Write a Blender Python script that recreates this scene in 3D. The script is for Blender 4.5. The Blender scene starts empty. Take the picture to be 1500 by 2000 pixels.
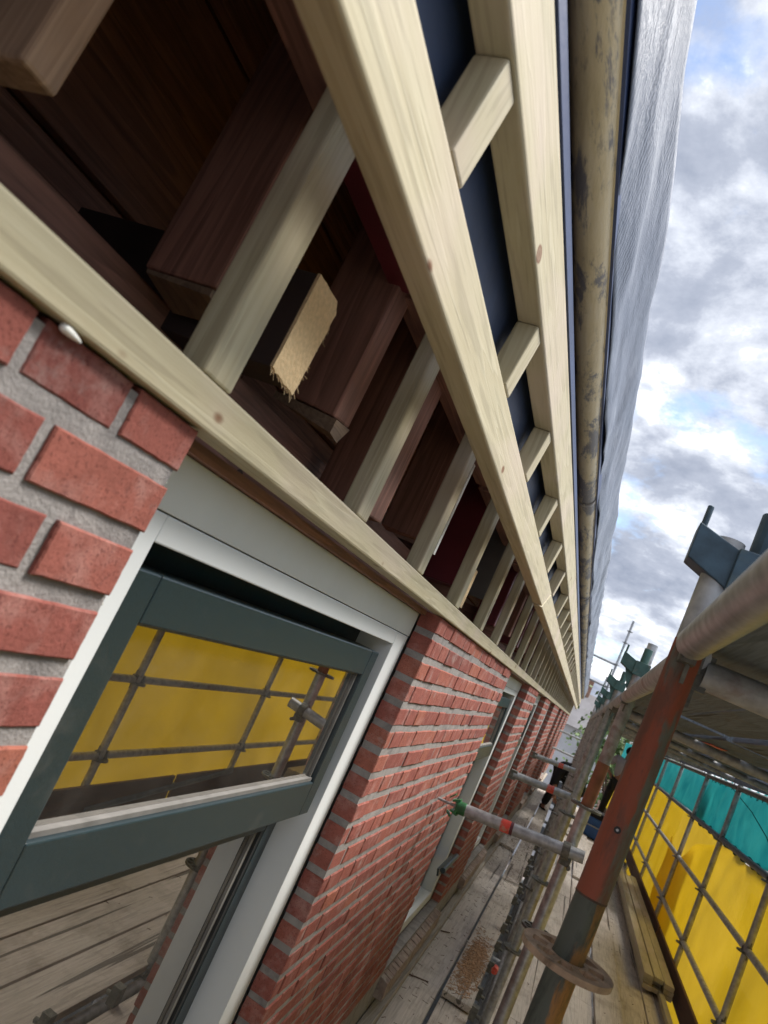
import bpy, bmesh, math, random
from mathutils import Vector, Matrix
random.seed(11)
R = math.radians
sc = bpy.context.scene
C = sc.collection

# ---------------- camera, world, sun, exposure ----------------
CAM = ((0.86770476, 0.25789231, 0.42494707), (0.35476516, 0.27751686, -0.89281917), (-0.34818118, 0.92545986, 0.14931149))
F = 1386.99
cd = bpy.data.cameras.new('camera')
cam = bpy.data.objects.new('camera', cd); C.objects.link(cam)
m = Matrix.Identity(4)
for i in range(3):
    m[i][0] = CAM[0][i]; m[i][1] = -CAM[1][i]; m[i][2] = -CAM[2][i]
cam.matrix_world = m
cd.sensor_fit = 'VERTICAL'; cd.sensor_height = 36.0; cd.lens = F / 2000 * 36.0
cd.clip_start = 0.02; cd.clip_end = 2000
cd.dof.use_dof = True; cd.dof.focus_distance = 1.7; cd.dof.aperture_fstop = 8.0
sc.camera = cam
sc.cycles.max_bounces = 16; sc.cycles.diffuse_bounces = 8; sc.cycles.transparent_max_bounces = 12
sc.view_settings.view_transform = 'Standard'; sc.view_settings.look = 'None'
sc.view_settings.exposure = 1.68; sc.view_settings.gamma = 1.0; sc.view_settings.use_curve_mapping = False
SUN_AZ = R(58); SUN_EL = R(57)          # azimuth from +Y towards +X
w = bpy.data.worlds.new('World'); sc.world = w; w.use_nodes = True
nt = w.node_tree; nt.nodes.clear()
def N(t, typ, **kw):
    n = t.nodes.new(typ)
    for k, v in kw.items():
        if k in n.inputs.keys() if isinstance(k, str) else False: n.inputs[k].default_value = v
        else: setattr(n, k, v)
    return n
sky = nt.nodes.new('ShaderNodeTexSky'); sky.sky_type = 'NISHITA'; sky.sun_disc = False
sky.sun_elevation = SUN_EL; sky.sun_rotation = SUN_AZ
bg1 = nt.nodes.new('ShaderNodeBackground'); bg1.inputs[1].default_value = 0.08
nt.links.new(sky.outputs[0], bg1.inputs[0])
tc = nt.nodes.new('ShaderNodeTexCoord'); sx = nt.nodes.new('ShaderNodeSeparateXYZ')
nt.links.new(tc.outputs['Generated'], sx.inputs[0])
def M2(t, op, a, b=None):
    n = t.nodes.new('ShaderNodeMath'); n.operation = op
    for i, v in enumerate((a, b)):
        if v is None: continue
        if isinstance(v, (int, float)): n.inputs[i].default_value = v
        else: t.links.new(v, n.inputs[i])
    return n.outputs[0]
zz = M2(nt, 'ADD', M2(nt, 'MAXIMUM', sx.outputs[2], 0.0), 0.30)
cx = nt.nodes.new('ShaderNodeCombineXYZ')
nt.links.new(M2(nt, 'DIVIDE', sx.outputs[0], zz), cx.inputs[0]); nt.links.new(M2(nt, 'DIVIDE', sx.outputs[1], zz), cx.inputs[1])
def noise(t, vec, scale, detail=6, rough=0.55, dist=0.0):
    n = t.nodes.new('ShaderNodeTexNoise'); n.inputs['Scale'].default_value = scale; n.inputs['Detail'].default_value = detail
    n.inputs['Roughness'].default_value = rough; n.inputs['Distortion'].default_value = dist
    if vec is not None: t.links.new(vec, n.inputs['Vector'])
    return n.outputs[0]
def ramp(t, fac, stops):
    n = t.nodes.new('ShaderNodeValToRGB'); e = n.color_ramp.elements
    while len(e) > 1: e.remove(e[-1])
    for i, (p, c) in enumerate(stops):
        if i == 0: e[0].position = p; k = e[0]
        else: k = e.new(p)
        k.color = (c[0], c[1], c[2], 1) if not isinstance(c, (int, float)) else (c, c, c, 1)
    t.links.new(fac, n.inputs[0]); return n.outputs[0]
cov = ramp(nt, noise(nt, cx.outputs[0], 1.7, 10, 0.6, 0.0), [(0.39, 0.0), (0.47, 1.0)])
lit = ramp(nt, noise(nt, cx.outputs[0], 2.9, 14, 0.62, 0.1), [(0.34, (0.18, 0.205, 0.265)), (0.46, (0.27, 0.295, 0.355)), (0.54, (0.45, 0.475, 0.53)), (0.61, (0.95, 0.96, 0.98))])
bg2 = nt.nodes.new('ShaderNodeBackground'); bg2.inputs[1].default_value = 0.64
nt.links.new(lit, bg2.inputs[0])
mx = nt.nodes.new('ShaderNodeMixShader'); nt.links.new(cov, mx.inputs[0]); nt.links.new(bg1.outputs[0], mx.inputs[1]); nt.links.new(bg2.outputs[0], mx.inputs[2])
wo = nt.nodes.new('ShaderNodeOutputWorld'); nt.links.new(mx.outputs[0], wo.inputs[0])
sd = bpy.data.lights.new('sun', 'SUN'); sd.energy = 2.4; sd.angle = R(20); sd.color = (1.0, 0.96, 0.90)
so = bpy.data.objects.new('sun', sd); C.objects.link(so)
sv = Vector((math.sin(SUN_AZ) * math.cos(SUN_EL), math.cos(SUN_AZ) * math.cos(SUN_EL), math.sin(SUN_EL)))
so.rotation_euler = sv.to_track_quat('Z', 'Y').to_euler()

# ---------------- helpers ----------------
def cyc_mat(name):
    mt = bpy.data.materials.new(name); mt.use_nodes = True
    t = mt.node_tree; b = t.nodes['Principled BSDF']; return mt, t, b
def coords(t, scale=(1, 1, 1), rnd=True):
    tcn = t.nodes.new('ShaderNodeTexCoord'); mp = t.nodes.new('ShaderNodeMapping'); mp.inputs['Scale'].default_value = scale
    t.links.new(tcn.outputs['Object'], mp.inputs[0])
    if rnd:
        oi = t.nodes.new('ShaderNodeObjectInfo'); k = M2(t, 'MULTIPLY', oi.outputs['Random'], 37.0)
        t.links.new(k, mp.inputs['Location'])
    return mp.outputs[0]
def mixc(t, fac, a, b, mode='MIX'):
    n = t.nodes.new('ShaderNodeMix'); n.data_type = 'RGBA'; n.blend_type = mode
    for s, v in ((0, fac), (6, a), (7, b)):
        if isinstance(v, (int, float)): n.inputs[s].default_value = v
        elif isinstance(v, tuple): n.inputs[s].default_value = (*v, 1)
        else: t.links.new(v, n.inputs[s])
    return n.outputs[2]
def bump(t, b, h, strength=0.3, dist=0.01):
    n = t.nodes.new('ShaderNodeBump'); n.inputs['Strength'].default_value = strength; n.inputs['Distance'].default_value = dist
    t.links.new(h, n.inputs['Height']); t.links.new(n.outputs[0], b.inputs['Normal'])
def simple(name, col, rough=0.6, metal=0.0, nscale=8, var=0.25, bs=0.15, bscale=60, spec=0.5, stain=None, sscale=3, sth=(0.5, 0.65)):
    mt, t, b = cyc_mat(name); v = coords(t)
    n1 = noise(t, v, nscale, 6)
    dark = tuple(c * (1 - var) for c in col); lite = tuple(min(1, c * (1 + var)) for c in col)
    c = ramp(t, n1, [(0.3, dark), (0.7, lite)])
    if stain is not None:
        c = mixc(t, ramp(t, noise(t, v, sscale, 8, 0.65, 0.4), [(sth[0], 0.0), (sth[1], 1.0)]), c, stain)
    t.links.new(c, b.inputs['Base Color']); b.inputs['Roughness'].default_value = rough; b.inputs['Metallic'].default_value = metal
    b.inputs['Specular IOR Level'].default_value = spec
    if bs: bump(t, b, noise(t, v, bscale, 4), bs, 0.004)
    return mt
def wood(name, axis, c0, c1, knot=(0.16, 0.07, 0.03), rough=0.62, knots=0.055, tint=None, gs=55, bs=0.25, crack=False):
    mt, t, b = cyc_mat(name)
    s = [1.0, 1.0, 1.0]; s[axis] = 0.045; v = coords(t, tuple(s))
    wv = noise(t, v, 9, 3, 0.5, 1.2)
    rings = t.nodes.new('ShaderNodeMath'); rings.operation = 'FRACT'
    t.links.new(M2(t, 'MULTIPLY', wv, 9.0), rings.inputs[0])
    r1 = ramp(t, rings.outputs[0], [(0.0, 0.0), (0.7, 0.55), (0.95, 1.0), (1.0, 0.1)])
    fine = noise(t, v, gs * 3, 5, 0.7)
    k1 = mixc(t, 0.70, r1, fine)
    col = ramp(t, k1, [(0.25, c1), (0.75, c0)])
    s2 = [1.0, 1.0, 1.0]; s2[axis] = 0.55; v2 = coords(t, tuple(s2))
    col = mixc(t, ramp(t, noise(t, v, 110, 3, 0.5), [(0.40, 0.35), (0.47, 0.0)]), col, tuple(q * 0.55 for q in c1))
    col = mixc(t, ramp(t, noise(t, coords(t), 3.2, 6, 0.6), [(0.45, 0.0), (0.75, 0.18)]), col, tuple(q * w_ for q, w_ in zip(c1, (0.85, 0.95, 0.85))))
    if tint:
        col = mixc(t, ramp(t, noise(t, v2, 5.5, 4, 0.5, 0.5), [(0.48, 0.0), (0.68, 0.75)]), col, tint)
    if knots:
        vo = t.nodes.new('ShaderNodeTexVoronoi'); vo.inputs['Scale'].default_value = 8.5; t.links.new(v2, vo.inputs['Vector'])
        kf = ramp(t, vo.outputs['Distance'], [(0.0, 1.0), (knots * 0.7, 0.75), (knots, 1.0), (knots * 1.25, 0.0)])
        col = mixc(t, kf, col, knot)
    if crack:
        s3 = [1.0, 1.0, 1.0]; s3[axis] = 0.02; v3 = coords(t, tuple(s3))
        col = mixc(t, ramp(t, noise(t, v3, 30, 3, 0.5), [(0.34, 0.75), (0.38, 0.0)]), col, (0.02, 0.015, 0.012))
        col = mixc(t, ramp(t, noise(t, coords(t), 4, 8, 0.7), [(0.5, 0.0), (0.72, 0.55)]), col, (0.16, 0.12, 0.09))
    t.links.new(col, b.inputs['Base Color']); b.inputs['Roughness'].default_value = rough
    b.inputs['Specular IOR Level'].default_value = 0.3
    bump(t, b, k1, bs, 0.003)
    return mt
FR0, FR1 = (0.46, 0.415, 0.29), (0.375, 0.325, 0.21)
MW = {a: wood('fresh_pine_' + n, a, FR0, FR1, tint=(0.46, 0.385, 0.31), knots=0.070) for a, n in ((0, 'x'), (1, 'y'), (2, 'z'))}
MOLD = {a: wood('old_timber_' + n, a, (0.32, 0.155, 0.115), (0.16, 0.078, 0.058), knot=(0.012, 0.006, 0.006), knots=0.05, crack=False) for a, n in ((0, 'x'), (1, 'y'), (2, 'z'))}
M_OLDLIT = wood('old_grey_timber', 1, (0.22, 0.15, 0.10), (0.12, 0.08, 0.055), knots=0)
M_BLOCK = wood('lit_packing_timber', 2, (0.52, 0.36, 0.25), (0.34, 0.22, 0.15), knots=0.2)  # old timber lightened to stand in for light falling on the block
M_CUT = simple('sawn_end_grain', (0.74, 0.55, 0.32), 0.85, nscale=160, var=0.13, bs=0.6, bscale=180)
M_MAROON = simple('maroon_paint', (0.11, 0.014, 0.022), 0.42, nscale=5, var=0.3)
M_NAVY = simple('navy_paint', (0.035, 0.055, 0.11), 0.5, nscale=5, var=0.25)
M_NAVY2 = simple('bright_navy_paint', (0.03, 0.048, 0.115), 0.45, nscale=5, var=0.2)
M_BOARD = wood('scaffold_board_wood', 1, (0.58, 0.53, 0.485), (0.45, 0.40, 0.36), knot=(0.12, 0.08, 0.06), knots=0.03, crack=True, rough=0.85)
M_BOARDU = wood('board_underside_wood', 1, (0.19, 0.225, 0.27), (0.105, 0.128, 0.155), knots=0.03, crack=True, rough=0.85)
M_TOE = wood('toe_board_wood', 1, (0.13, 0.06, 0.04), (0.06, 0.03, 0.022), knots=0)
M_WHITE = simple('white_window_paint', (0.62, 0.645, 0.66), 0.38, nscale=3, var=0.04, bs=0.03, bscale=200)
M_PANEL = simple('white_fascia_panel', (0.56, 0.58, 0.57), 0.5, nscale=4, var=0.07, bs=0.05, bscale=90)
M_GREEN = simple('dark_green_frame_paint', (0.015, 0.028, 0.034), 0.34, nscale=350, var=0.22, bs=0.12, bscale=600, stain=(0.045, 0.052, 0.054), sscale=16, sth=(0.56, 0.80))
M_BLACK = simple('black_rubber_seal', (0.012, 0.013, 0.015), 0.6, nscale=20)
M_GREY = simple('grey_gasket', (0.13, 0.125, 0.12), 0.6, nscale=20)
M_STEEL = simple('galvanised_tube', (0.36, 0.37, 0.38), 0.42, 0.55, nscale=35, var=0.3, bs=0.08, bscale=140, stain=(0.20, 0.17, 0.13), sscale=9, sth=(0.55, 0.75))
M_STEELD = simple('weathered_tube', (0.36, 0.365, 0.37), 0.55, 0.3, nscale=25, var=0.35, bs=0.2, bscale=120, stain=(0.20, 0.12, 0.085), sscale=7, sth=(0.56, 0.74))
M_STEELB = simple('dark_blue_grey_tube', (0.115, 0.135, 0.16), 0.5, 0.3, nscale=18, var=0.3, stain=(0.22, 0.17, 0.10), sscale=9, sth=(0.60, 0.75))
M_RUSTD = simple('dusty_rosette_steel', (0.38, 0.27, 0.19), 0.85, 0.0, nscale=40, var=0.3, bs=0.4, bscale=160, stain=(0.17, 0.12, 0.08), sscale=20)
M_CAST = simple('cast_coupler_steel', (0.14, 0.14, 0.125), 0.6, 0.4, nscale=50, var=0.4, bs=0.4, bscale=150)
M_GREENP = simple('green_clamp_paint', (0.02, 0.13, 0.045), 0.45, nscale=30, var=0.35, stain=(0.16, 0.14, 0.10), sscale=25, sth=(0.62, 0.72))
M_TEALP = simple('dull_green_bracket_paint', (0.045, 0.10, 0.085), 0.5, 0.2, nscale=25, var=0.35, stain=(0.15, 0.12, 0.09), sscale=22, sth=(0.58, 0.72))
M_TEALB = simple('blue_green_bracket_paint', (0.040, 0.075, 0.105), 0.5, 0.2, nscale=25, var=0.35, stain=(0.10, 0.13, 0.12), sscale=16, sth=(0.55, 0.75))
M_REDP = simple('red_band_paint', (0.65, 0.06, 0.035), 0.5, nscale=40, var=0.2, stain=(0.5, 0.25, 0.2), sscale=60)
M_DRED = simple('dark_red_band', (0.10, 0.02, 0.03), 0.5, nscale=30)
M_CAULK = simple('white_sealant', (0.72, 0.72, 0.68), 0.4, nscale=20, var=0.05)
def zinc():
    mt, t, b = cyc_mat('stained_zinc'); v = coords(t, (1, 0.22, 1), False)
    c = ramp(t, noise(t, v, 24, 8, 0.65), [(0.3, (0.46, 0.35, 0.17)), (0.5, (0.60, 0.47, 0.25)), (0.75, (0.64, 0.53, 0.34))])
    c = mixc(t, ramp(t, noise(t, v, 15, 10, 0.75, 0.3), [(0.50, 0.0), (0.56, 0.85)]), c, (0.115, 0.11, 0.12))
    c = mixc(t, ramp(t, noise(t, v, 70, 6, 0.7, 0.0), [(0.58, 0.0), (0.66, 0.6)]), c, (0.24, 0.19, 0.13))
    t.links.new(c, b.inputs['Base Color']); b.inputs['Roughness'].default_value = 0.5; bump(t, b, noise(t, v, 40, 7, 0.7), 0.5, 0.004); return mt
M_ZINC = zinc()
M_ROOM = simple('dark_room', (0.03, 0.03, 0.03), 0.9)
M_SKIN = simple('skin', (0.30, 0.14, 0.09), 0.55, nscale=20, var=0.1)
M_BLKCLOTH = simple('black_cloth', (0.008, 0.008, 0.011), 0.9, nscale=20)
M_LILAC = simple('pale_lilac_cloth', (0.36, 0.33, 0.40), 0.9, nscale=10, var=0.1)
M_BLUE = simple('blue_plastic', (0.012, 0.08, 0.30), 0.4, nscale=10, var=0.2)
M_ASPH = simple('asphalt', (0.055, 0.055, 0.058), 0.9, nscale=4, var=0.2, bs=0.5, bscale=90)
M_PAVE = simple('paving', (0.20, 0.18, 0.17), 0.9, nscale=3, var=0.2)
M_SHAV = simple('orange_sawdust', (0.36, 0.22, 0.13), 0.9, nscale=60, var=0.4)
M_DIRT = simple('dark_bark_litter', (0.09, 0.055, 0.04), 0.9, nscale=40, var=0.4)

# near standard paint: orange-red upper sleeve and mossy grey lower sleeve, with streaks of their own
PX, PY = 0.1015, 1.2
def pole_paint(name, a, b_, c_, bias, sc_=14):
    mt, t, b = cyc_mat(name); v = coords(t, (1, 1, 0.25), False)
    sp = t.nodes.new('ShaderNodeSeparateXYZ'); t.links.new(v, sp.inputs[0])
    side = M2(t, 'ADD', M2(t, 'MULTIPLY', M2(t, 'SUBTRACT', sp.outputs[0], PX), 14.0), bias)
    f = M2(t, 'ADD', side, M2(t, 'MULTIPLY', M2(t, 'SUBTRACT', noise(t, v, sc_, 7, 0.6), 0.5), 5.0))
    c = mixc(t, ramp(t, f, [(0.42, 0.0), (0.62, 1.0)]), a, b_)
    c = mixc(t, ramp(t, noise(t, v, 32, 8, 0.7), [(0.47, 0.0), (0.60, 0.9)]), c, c_)
    c = mixc(t, ramp(t, noise(t, v, 160, 4, 0.6), [(0.60, 0.0), (0.72, 0.35)]), c, (0.03, 0.03, 0.03))
    t.links.new(c, b.inputs['Base Color']); b.inputs['Roughness'].default_value = 0.6; b.inputs['Specular IOR Level'].default_value = 0.4
    bump(t, b, noise(t, v, 120, 5), 0.25, 0.002)
    return mt
M_POLEUP = pole_paint('orange_red_sleeve', (0.27, 0.070, 0.038), (0.125, 0.130, 0.11), (0.15, 0.062, 0.042), 0.52)
M_POLELO = pole_paint('mossy_grey_sleeve', (0.090, 0.100, 0.085), (0.30, 0.145, 0.045), (0.035, 0.042, 0.036), 0.38)

# brick, mortar
def brick_mat():
    mt, t, b = cyc_mat('red_brick'); v = coords(t, (1, 1, 1), False)
    at = t.nodes.new('ShaderNodeAttribute'); at.attribute_name = 'tone'
    base = ramp(t, at.outputs['Fac'], [(0.0, (0.20, 0.062, 0.052)), (0.35, (0.275, 0.088, 0.070)), (0.7, (0.305, 0.102, 0.078)), (1.0, (0.36, 0.128, 0.084))])
    c = mixc(t, 0.55, base, ramp(t, noise(t, v, 45, 8, 0.7), [(0.3, (0.45, 0.45, 0.45)), (0.7, (1.0, 1.0, 1.0))]), 'MULTIPLY')
    c = mixc(t, ramp(t, noise(t, v, 17, 6, 0.6), [(0.50, 0.0), (0.74, 0.55)]), c, (0.44, 0.27, 0.24))
    c = mixc(t, ramp(t, noise(t, v, 300, 3, 0.6), [(0.58, 0.0), (0.66, 0.7)]), c, (0.10, 0.03, 0.025))
    c = mixc(t, ramp(t, noise(t, v, 26, 9, 0.75), [(0.60, 0.0), (0.66, 0.5)]), c, (0.13, 0.05, 0.045))
    c = mixc(t, ramp(t, noise(t, v, 9, 9, 0.7), [(0.58, 0.0), (0.70, 0.5)]), c, (0.36, 0.31, 0.29))
    t.links.new(c, b.inputs['Base Color']); b.inputs['Roughness'].default_value = 0.9; b.inputs['Specular IOR Level'].default_value = 0.2
    h = mixc(t, 0.5, noise(t, v, 220, 6, 0.75), noise(t, v, 50, 4, 0.6))
    bump(t, b, h, 0.75, 0.004)
    return mt
M_BRICK = brick_mat()
M_MORTAR = simple('grey_mortar', (0.23, 0.213, 0.205), 0.95, nscale=30, var=0.16, bs=0.5, bscale=240, stain=(0.15, 0.138, 0.135), sscale=14)

# foils and nets
def foil():
    mt, t, b = cyc_mat('grey_roof_foil'); v = coords(t, (1, 1, 1), False)
    s = coords(t, (1, 0.35, 1), False)
    c = ramp(t, noise(t, s, 9, 8, 0.65), [(0.3, (0.085, 0.105, 0.145)), (0.55, (0.14, 0.16, 0.205)), (0.75, (0.24, 0.26, 0.31))])
    t.links.new(c, b.inputs['Base Color']); b.inputs['Roughness'].default_value = 0.42
    wv = t.nodes.new('ShaderNodeTexWave'); wv.bands_direction = 'DIAGONAL'; wv.inputs['Scale'].default_value = 34; wv.inputs['Distortion'].default_value = 9; wv.inputs['Detail'].default_value = 4
    t.links.new(v, wv.inputs['Vector'])
    h = mixc(t, 0.12, noise(t, s, 28, 9, 0.75), wv.outputs[0]); bump(t, b, h, 0.8, 0.006)
    return mt
M_FOIL = foil()
def net(name, col, col2, alpha, sc_=1.2, rough=0.6):
    mt, t, b = cyc_mat(name); v = coords(t, (1, 1, 1), False)
    c = ramp(t, noise(t, v, sc_, 7, 0.6, 0.6), [(0.3, col), (0.7, col2)])
    t.links.new(c, b.inputs['Base Color']); b.inputs['Roughness'].default_value = rough; b.inputs['Specular IOR Level'].default_value = 0.25
    bump(t, b, noise(t, v, 6, 6, 0.65, 1.0), 0.5, 0.05)
    tl = t.nodes.new('ShaderNodeBsdfTranslucent'); t.links.new(c, tl.inputs[0])
    tr = t.nodes.new('ShaderNodeBsdfTransparent'); t.links.new(mixc(t, 0.6, (1.0, 1.0, 1.0), c), tr.inputs[0])
    m1 = t.nodes.new('ShaderNodeMixShader'); m1.inputs[0].default_value = 0.62; t.links.new(b.outputs[0], m1.inputs[1]); t.links.new(tl.outputs[0], m1.inputs[2])
    m2 = t.nodes.new('ShaderNodeMixShader'); m2.inputs[0].default_value = alpha; t.links.new(m1.outputs[0], m2.inputs[1]); t.links.new(tr.outputs[0], m2.inputs[2])
    t.links.new(m2.outputs[0], t.nodes['Material Output'].inputs[0])
    return mt
M_YEL = net('yellow_sheet', (0.66, 0.50, 0.03), (0.76, 0.59, 0.06), 0.36)
M_TEAL = net('teal_net', (0.03, 0.36, 0.38), (0.10, 0.50, 0.49), 0.16, 3.0)
M_TEALD = net('dark_teal_bunch', (0.0, 0.05, 0.05), (0.0, 0.13, 0.12), 0.02, 12.0)
def glass():
    mt, t, b = cyc_mat('window_glass')
    g = t.nodes.new('ShaderNodeBsdfGlossy'); g.inputs['Roughness'].default_value = 0.0; g.inputs[0].default_value = (0.86, 0.82, 0.76, 1)
    tr = t.nodes.new('ShaderNodeBsdfTransparent'); tr.inputs[0].default_value = (0.75, 0.8, 0.78, 1)
    fr = t.nodes.new('ShaderNodeFresnel'); fr.inputs[0].default_value = 1.5
    f = M2(t, 'MINIMUM', M2(t, 'ADD', fr.outputs[0], 0.50), 1.0)
    ms = t.nodes.new('ShaderNodeMixShader'); t.links.new(f, ms.inputs[0]); t.links.new(tr.outputs[0], ms.inputs[1]); t.links.new(g.outputs[0], ms.inputs[2])
    du = t.nodes.new('ShaderNodeBsdfDiffuse'); du.inputs[0].default_value = (0.45, 0.43, 0.40, 1); v = coords(t, (1, 1, 1), False)
    df = ramp(t, noise(t, v, 7, 8, 0.7, 0.4), [(0.35, 0.02), (0.62, 0.05), (0.78, 0.16)]); dm = t.nodes.new('ShaderNodeMixShader')
    t.links.new(df, dm.inputs[0]); t.links.new(ms.outputs[0], dm.inputs[1]); t.links.new(du.outputs[0], dm.inputs[2])
    t.links.new(dm.outputs[0], t.nodes['Material Output'].inputs[0]); return mt
M_GLASS = glass()

class MB:
    def __init__(s): s.v = []; s.f = []; s.mi = []; s.tone = []
    def add(s, vs, fs, mi=0, tone=0.5):
        o = len(s.v); s.v += [tuple(p) for p in vs]; s.f += [tuple(o + i for i in f) for f in fs]; s.mi += [mi] * len(fs); s.tone += [tone] * len(fs)
    def box(s, a, b, mi=0, tone=0.5):
        x0, y0, z0 = a; x1, y1, z1 = b
        s.add([(x0, y0, z0), (x1, y0, z0), (x1, y1, z0), (x0, y1, z0), (x0, y0, z1), (x1, y0, z1), (x1, y1, z1), (x0, y1, z1)],
              [(0, 3, 2, 1), (4, 5, 6, 7), (0, 1, 5, 4), (1, 2, 6, 5), (2, 3, 7, 6), (3, 0, 4, 7)], mi, tone)
    def hexa(s, vs, mi=0):
        s.add(vs, [(0, 3, 2, 1), (4, 5, 6, 7), (0, 1, 5, 4), (1, 2, 6, 5), (2, 3, 7, 6), (3, 0, 4, 7)], mi)
    def tube(s, p0, p1, r, n=20, mi=0, r1=None, cap=True):
        p0 = Vector(p0); p1 = Vector(p1); d = (p1 - p0).normalized(); r1 = r if r1 is None else r1
        a = d.orthogonal().normalized(); b = d.cross(a)
        vs = []
        for p, rr in ((p0, r), (p1, r1)):
            for i in range(n):
                an = 2 * math.pi * i / n; vs.append(p + a * math.cos(an) * rr + b * math.sin(an) * rr)
        fs = [(i, (i + 1) % n, n + (i + 1) % n, n + i) for i in range(n)]
        if cap: fs += [tuple(range(n - 1, -1, -1)), tuple(range(n, 2 * n))]
        s.add(vs, fs, mi)
    def pipe(s, pts, r, n=10, mi=0):
        for a, b in zip(pts[:-1], pts[1:]): s.tube(a, b, r, n, mi)
    def obb(s, c, ax, ay, az, mi=0):
        c = Vector(c); ax = Vector(ax); ay = Vector(ay); az = Vector(az)
        s.hexa([c + i * ax + j * ay + k * az for k in (-1, 1) for (i, j) in ((-1, -1), (1, -1), (1, 1), (-1, 1))], mi)
    def build(s, name, mats, parent=None, bevel=0.0, smooth=False, seg=2):
        me = bpy.data.meshes.new(name); me.from_pydata(s.v, [], s.f)
        if not isinstance(mats, (list, tuple)): mats = [mats]
        for x in mats: me.materials.append(x)
        me.polygons.foreach_set('material_index', s.mi)
        if smooth: me.polygons.foreach_set('use_smooth', [True] * len(s.f))
        me.update()
        o = bpy.data.objects.new(name, me); C.objects.link(o)
        if parent: o.parent = parent
        if smooth: me.set_sharp_from_angle(angle=R(38))
        if bevel:
            b = o.modifiers.new('Bevel', 'BEVEL'); b.width = bevel; b.segments = seg; b.limit_method = 'ANGLE'; b.angle_limit = R(40)
            b.harden_normals = False
        return o
def tag(o, label=None, cat=None, group=None, kind=None):
    if label: o['label'] = label
    if cat: o['category'] = cat
    if group: o['group'] = group
    if kind: o['kind'] = kind
    return o
def empty(name, label, cat, loc=(0, 0, 0), group=None):
    o = bpy.data.objects.new(name, None); o.empty_display_size = 0.1; o.location = loc; C.objects.link(o)
    return tag(o, label, cat, group)
def B(name, a, b, mat, parent=None, bevel=0.0, label=None):
    mb = MB(); mb.box(a, b); o = mb.build(name, mat, parent, bevel)
    if label: o['label'] = label
    return o
rn = random.uniform

# ---------------- ground, street ----------------
GZ = -8.2
B('street', (2.6, -60, GZ - 0.2), (6.4, 300, GZ), M_ASPH)['kind'] = 'structure'
B('ground', (-200, -200, GZ - 0.6), (200, 400, GZ - 0.21), M_PAVE)['kind'] = 'structure'
B('pavement', (-0.2, -60, GZ - 0.2), (2.6, 34, GZ + 0.12), M_PAVE)['kind'] = 'structure'
tag(B('far_pavement', (6.4, -60, GZ - 0.2), (8.0, 300, GZ + 0.12), M_PAVE), kind='structure')

# ---------------- brick house ----------------
XW = -0.41; XB = -0.466; ZT = 0.094; ZSILL = -1.48; COURSE = 0.0635
piers = [(-1.3, 0.55), (1.81, 3.80), (5.23, 6.28), (7.70, 8.75), (10.17, 12.2), (13.6, 14.65), (16.1, 17.8), (19.2, 22.0)]
wins = [(piers[i][1], piers[i + 1][0]) for i in range(len(piers) - 1)]
house = empty('brick_house', 'red brick terrace wall with white and dark green windows under an opened eaves', 'house', (-0.5, 1, GZ))
def hp(o):
    o.parent = house; o.matrix_parent_inverse = house.matrix_basis.inverted() if False else Matrix.Translation((0.5, -1, -GZ)); return o

bk = MB()
def brick(y0, y1, z0, z1, x1=XW, x0=XB, k=1, jit=0.0006, cham=0.003):
    """one brick with a chamfered, slightly irregular outline on its outer face"""
    dx = rn(-0.0025, 0.0025); x1 += dx
    pts = []
    def side(a, b):
        for i in range(k):
            f = i / k; pts.append((a[0] + (b[0] - a[0]) * f, a[1] + (b[1] - a[1]) * f))
    tl = rn(-0.0006, 0.0006)
    side((y0, z0), (y1, z0 + tl)); side((y1, z0 + tl), (y1, z1 + tl)); side((y1, z1 + tl), (y0, z1)); side((y0, z1), (y0, z0))
    cy = (y0 + y1) / 2; cz = (z0 + z1) / 2; n = len(pts)
    outer = [(p[0] + rn(-jit, jit), p[1] + rn(-jit, jit)) for p in pts]
    def ins(p, c): return (p[0] + (c if p[0] < cy - (y1 - y0) * 0.48 else -c if p[0] > cy + (y1 - y0) * 0.48 else 0), p[1] + (c if p[1] < cz - (z1 - z0) * 0.44 else -c if p[1] > cz + (z1 - z0) * 0.44 else 0))
    inner = [ins(p, cham) for p in outer]
    vs = [(x0, *p) for p in outer] + [(x1 - cham, *p) for p in outer] + [(x1, *p) for p in inner]
    fs = []
    for i in range(n):
        j = (i + 1) % n
        fs.append((i, j, n + j, n + i)); fs.append((n + i, n + j, 2 * n + j, 2 * n + i))
    fs.append(tuple(range(2 * n, 3 * n)))
    bk.add(vs, fs, 0, random.betavariate(2.2, 2.2))
rows = 34
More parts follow.
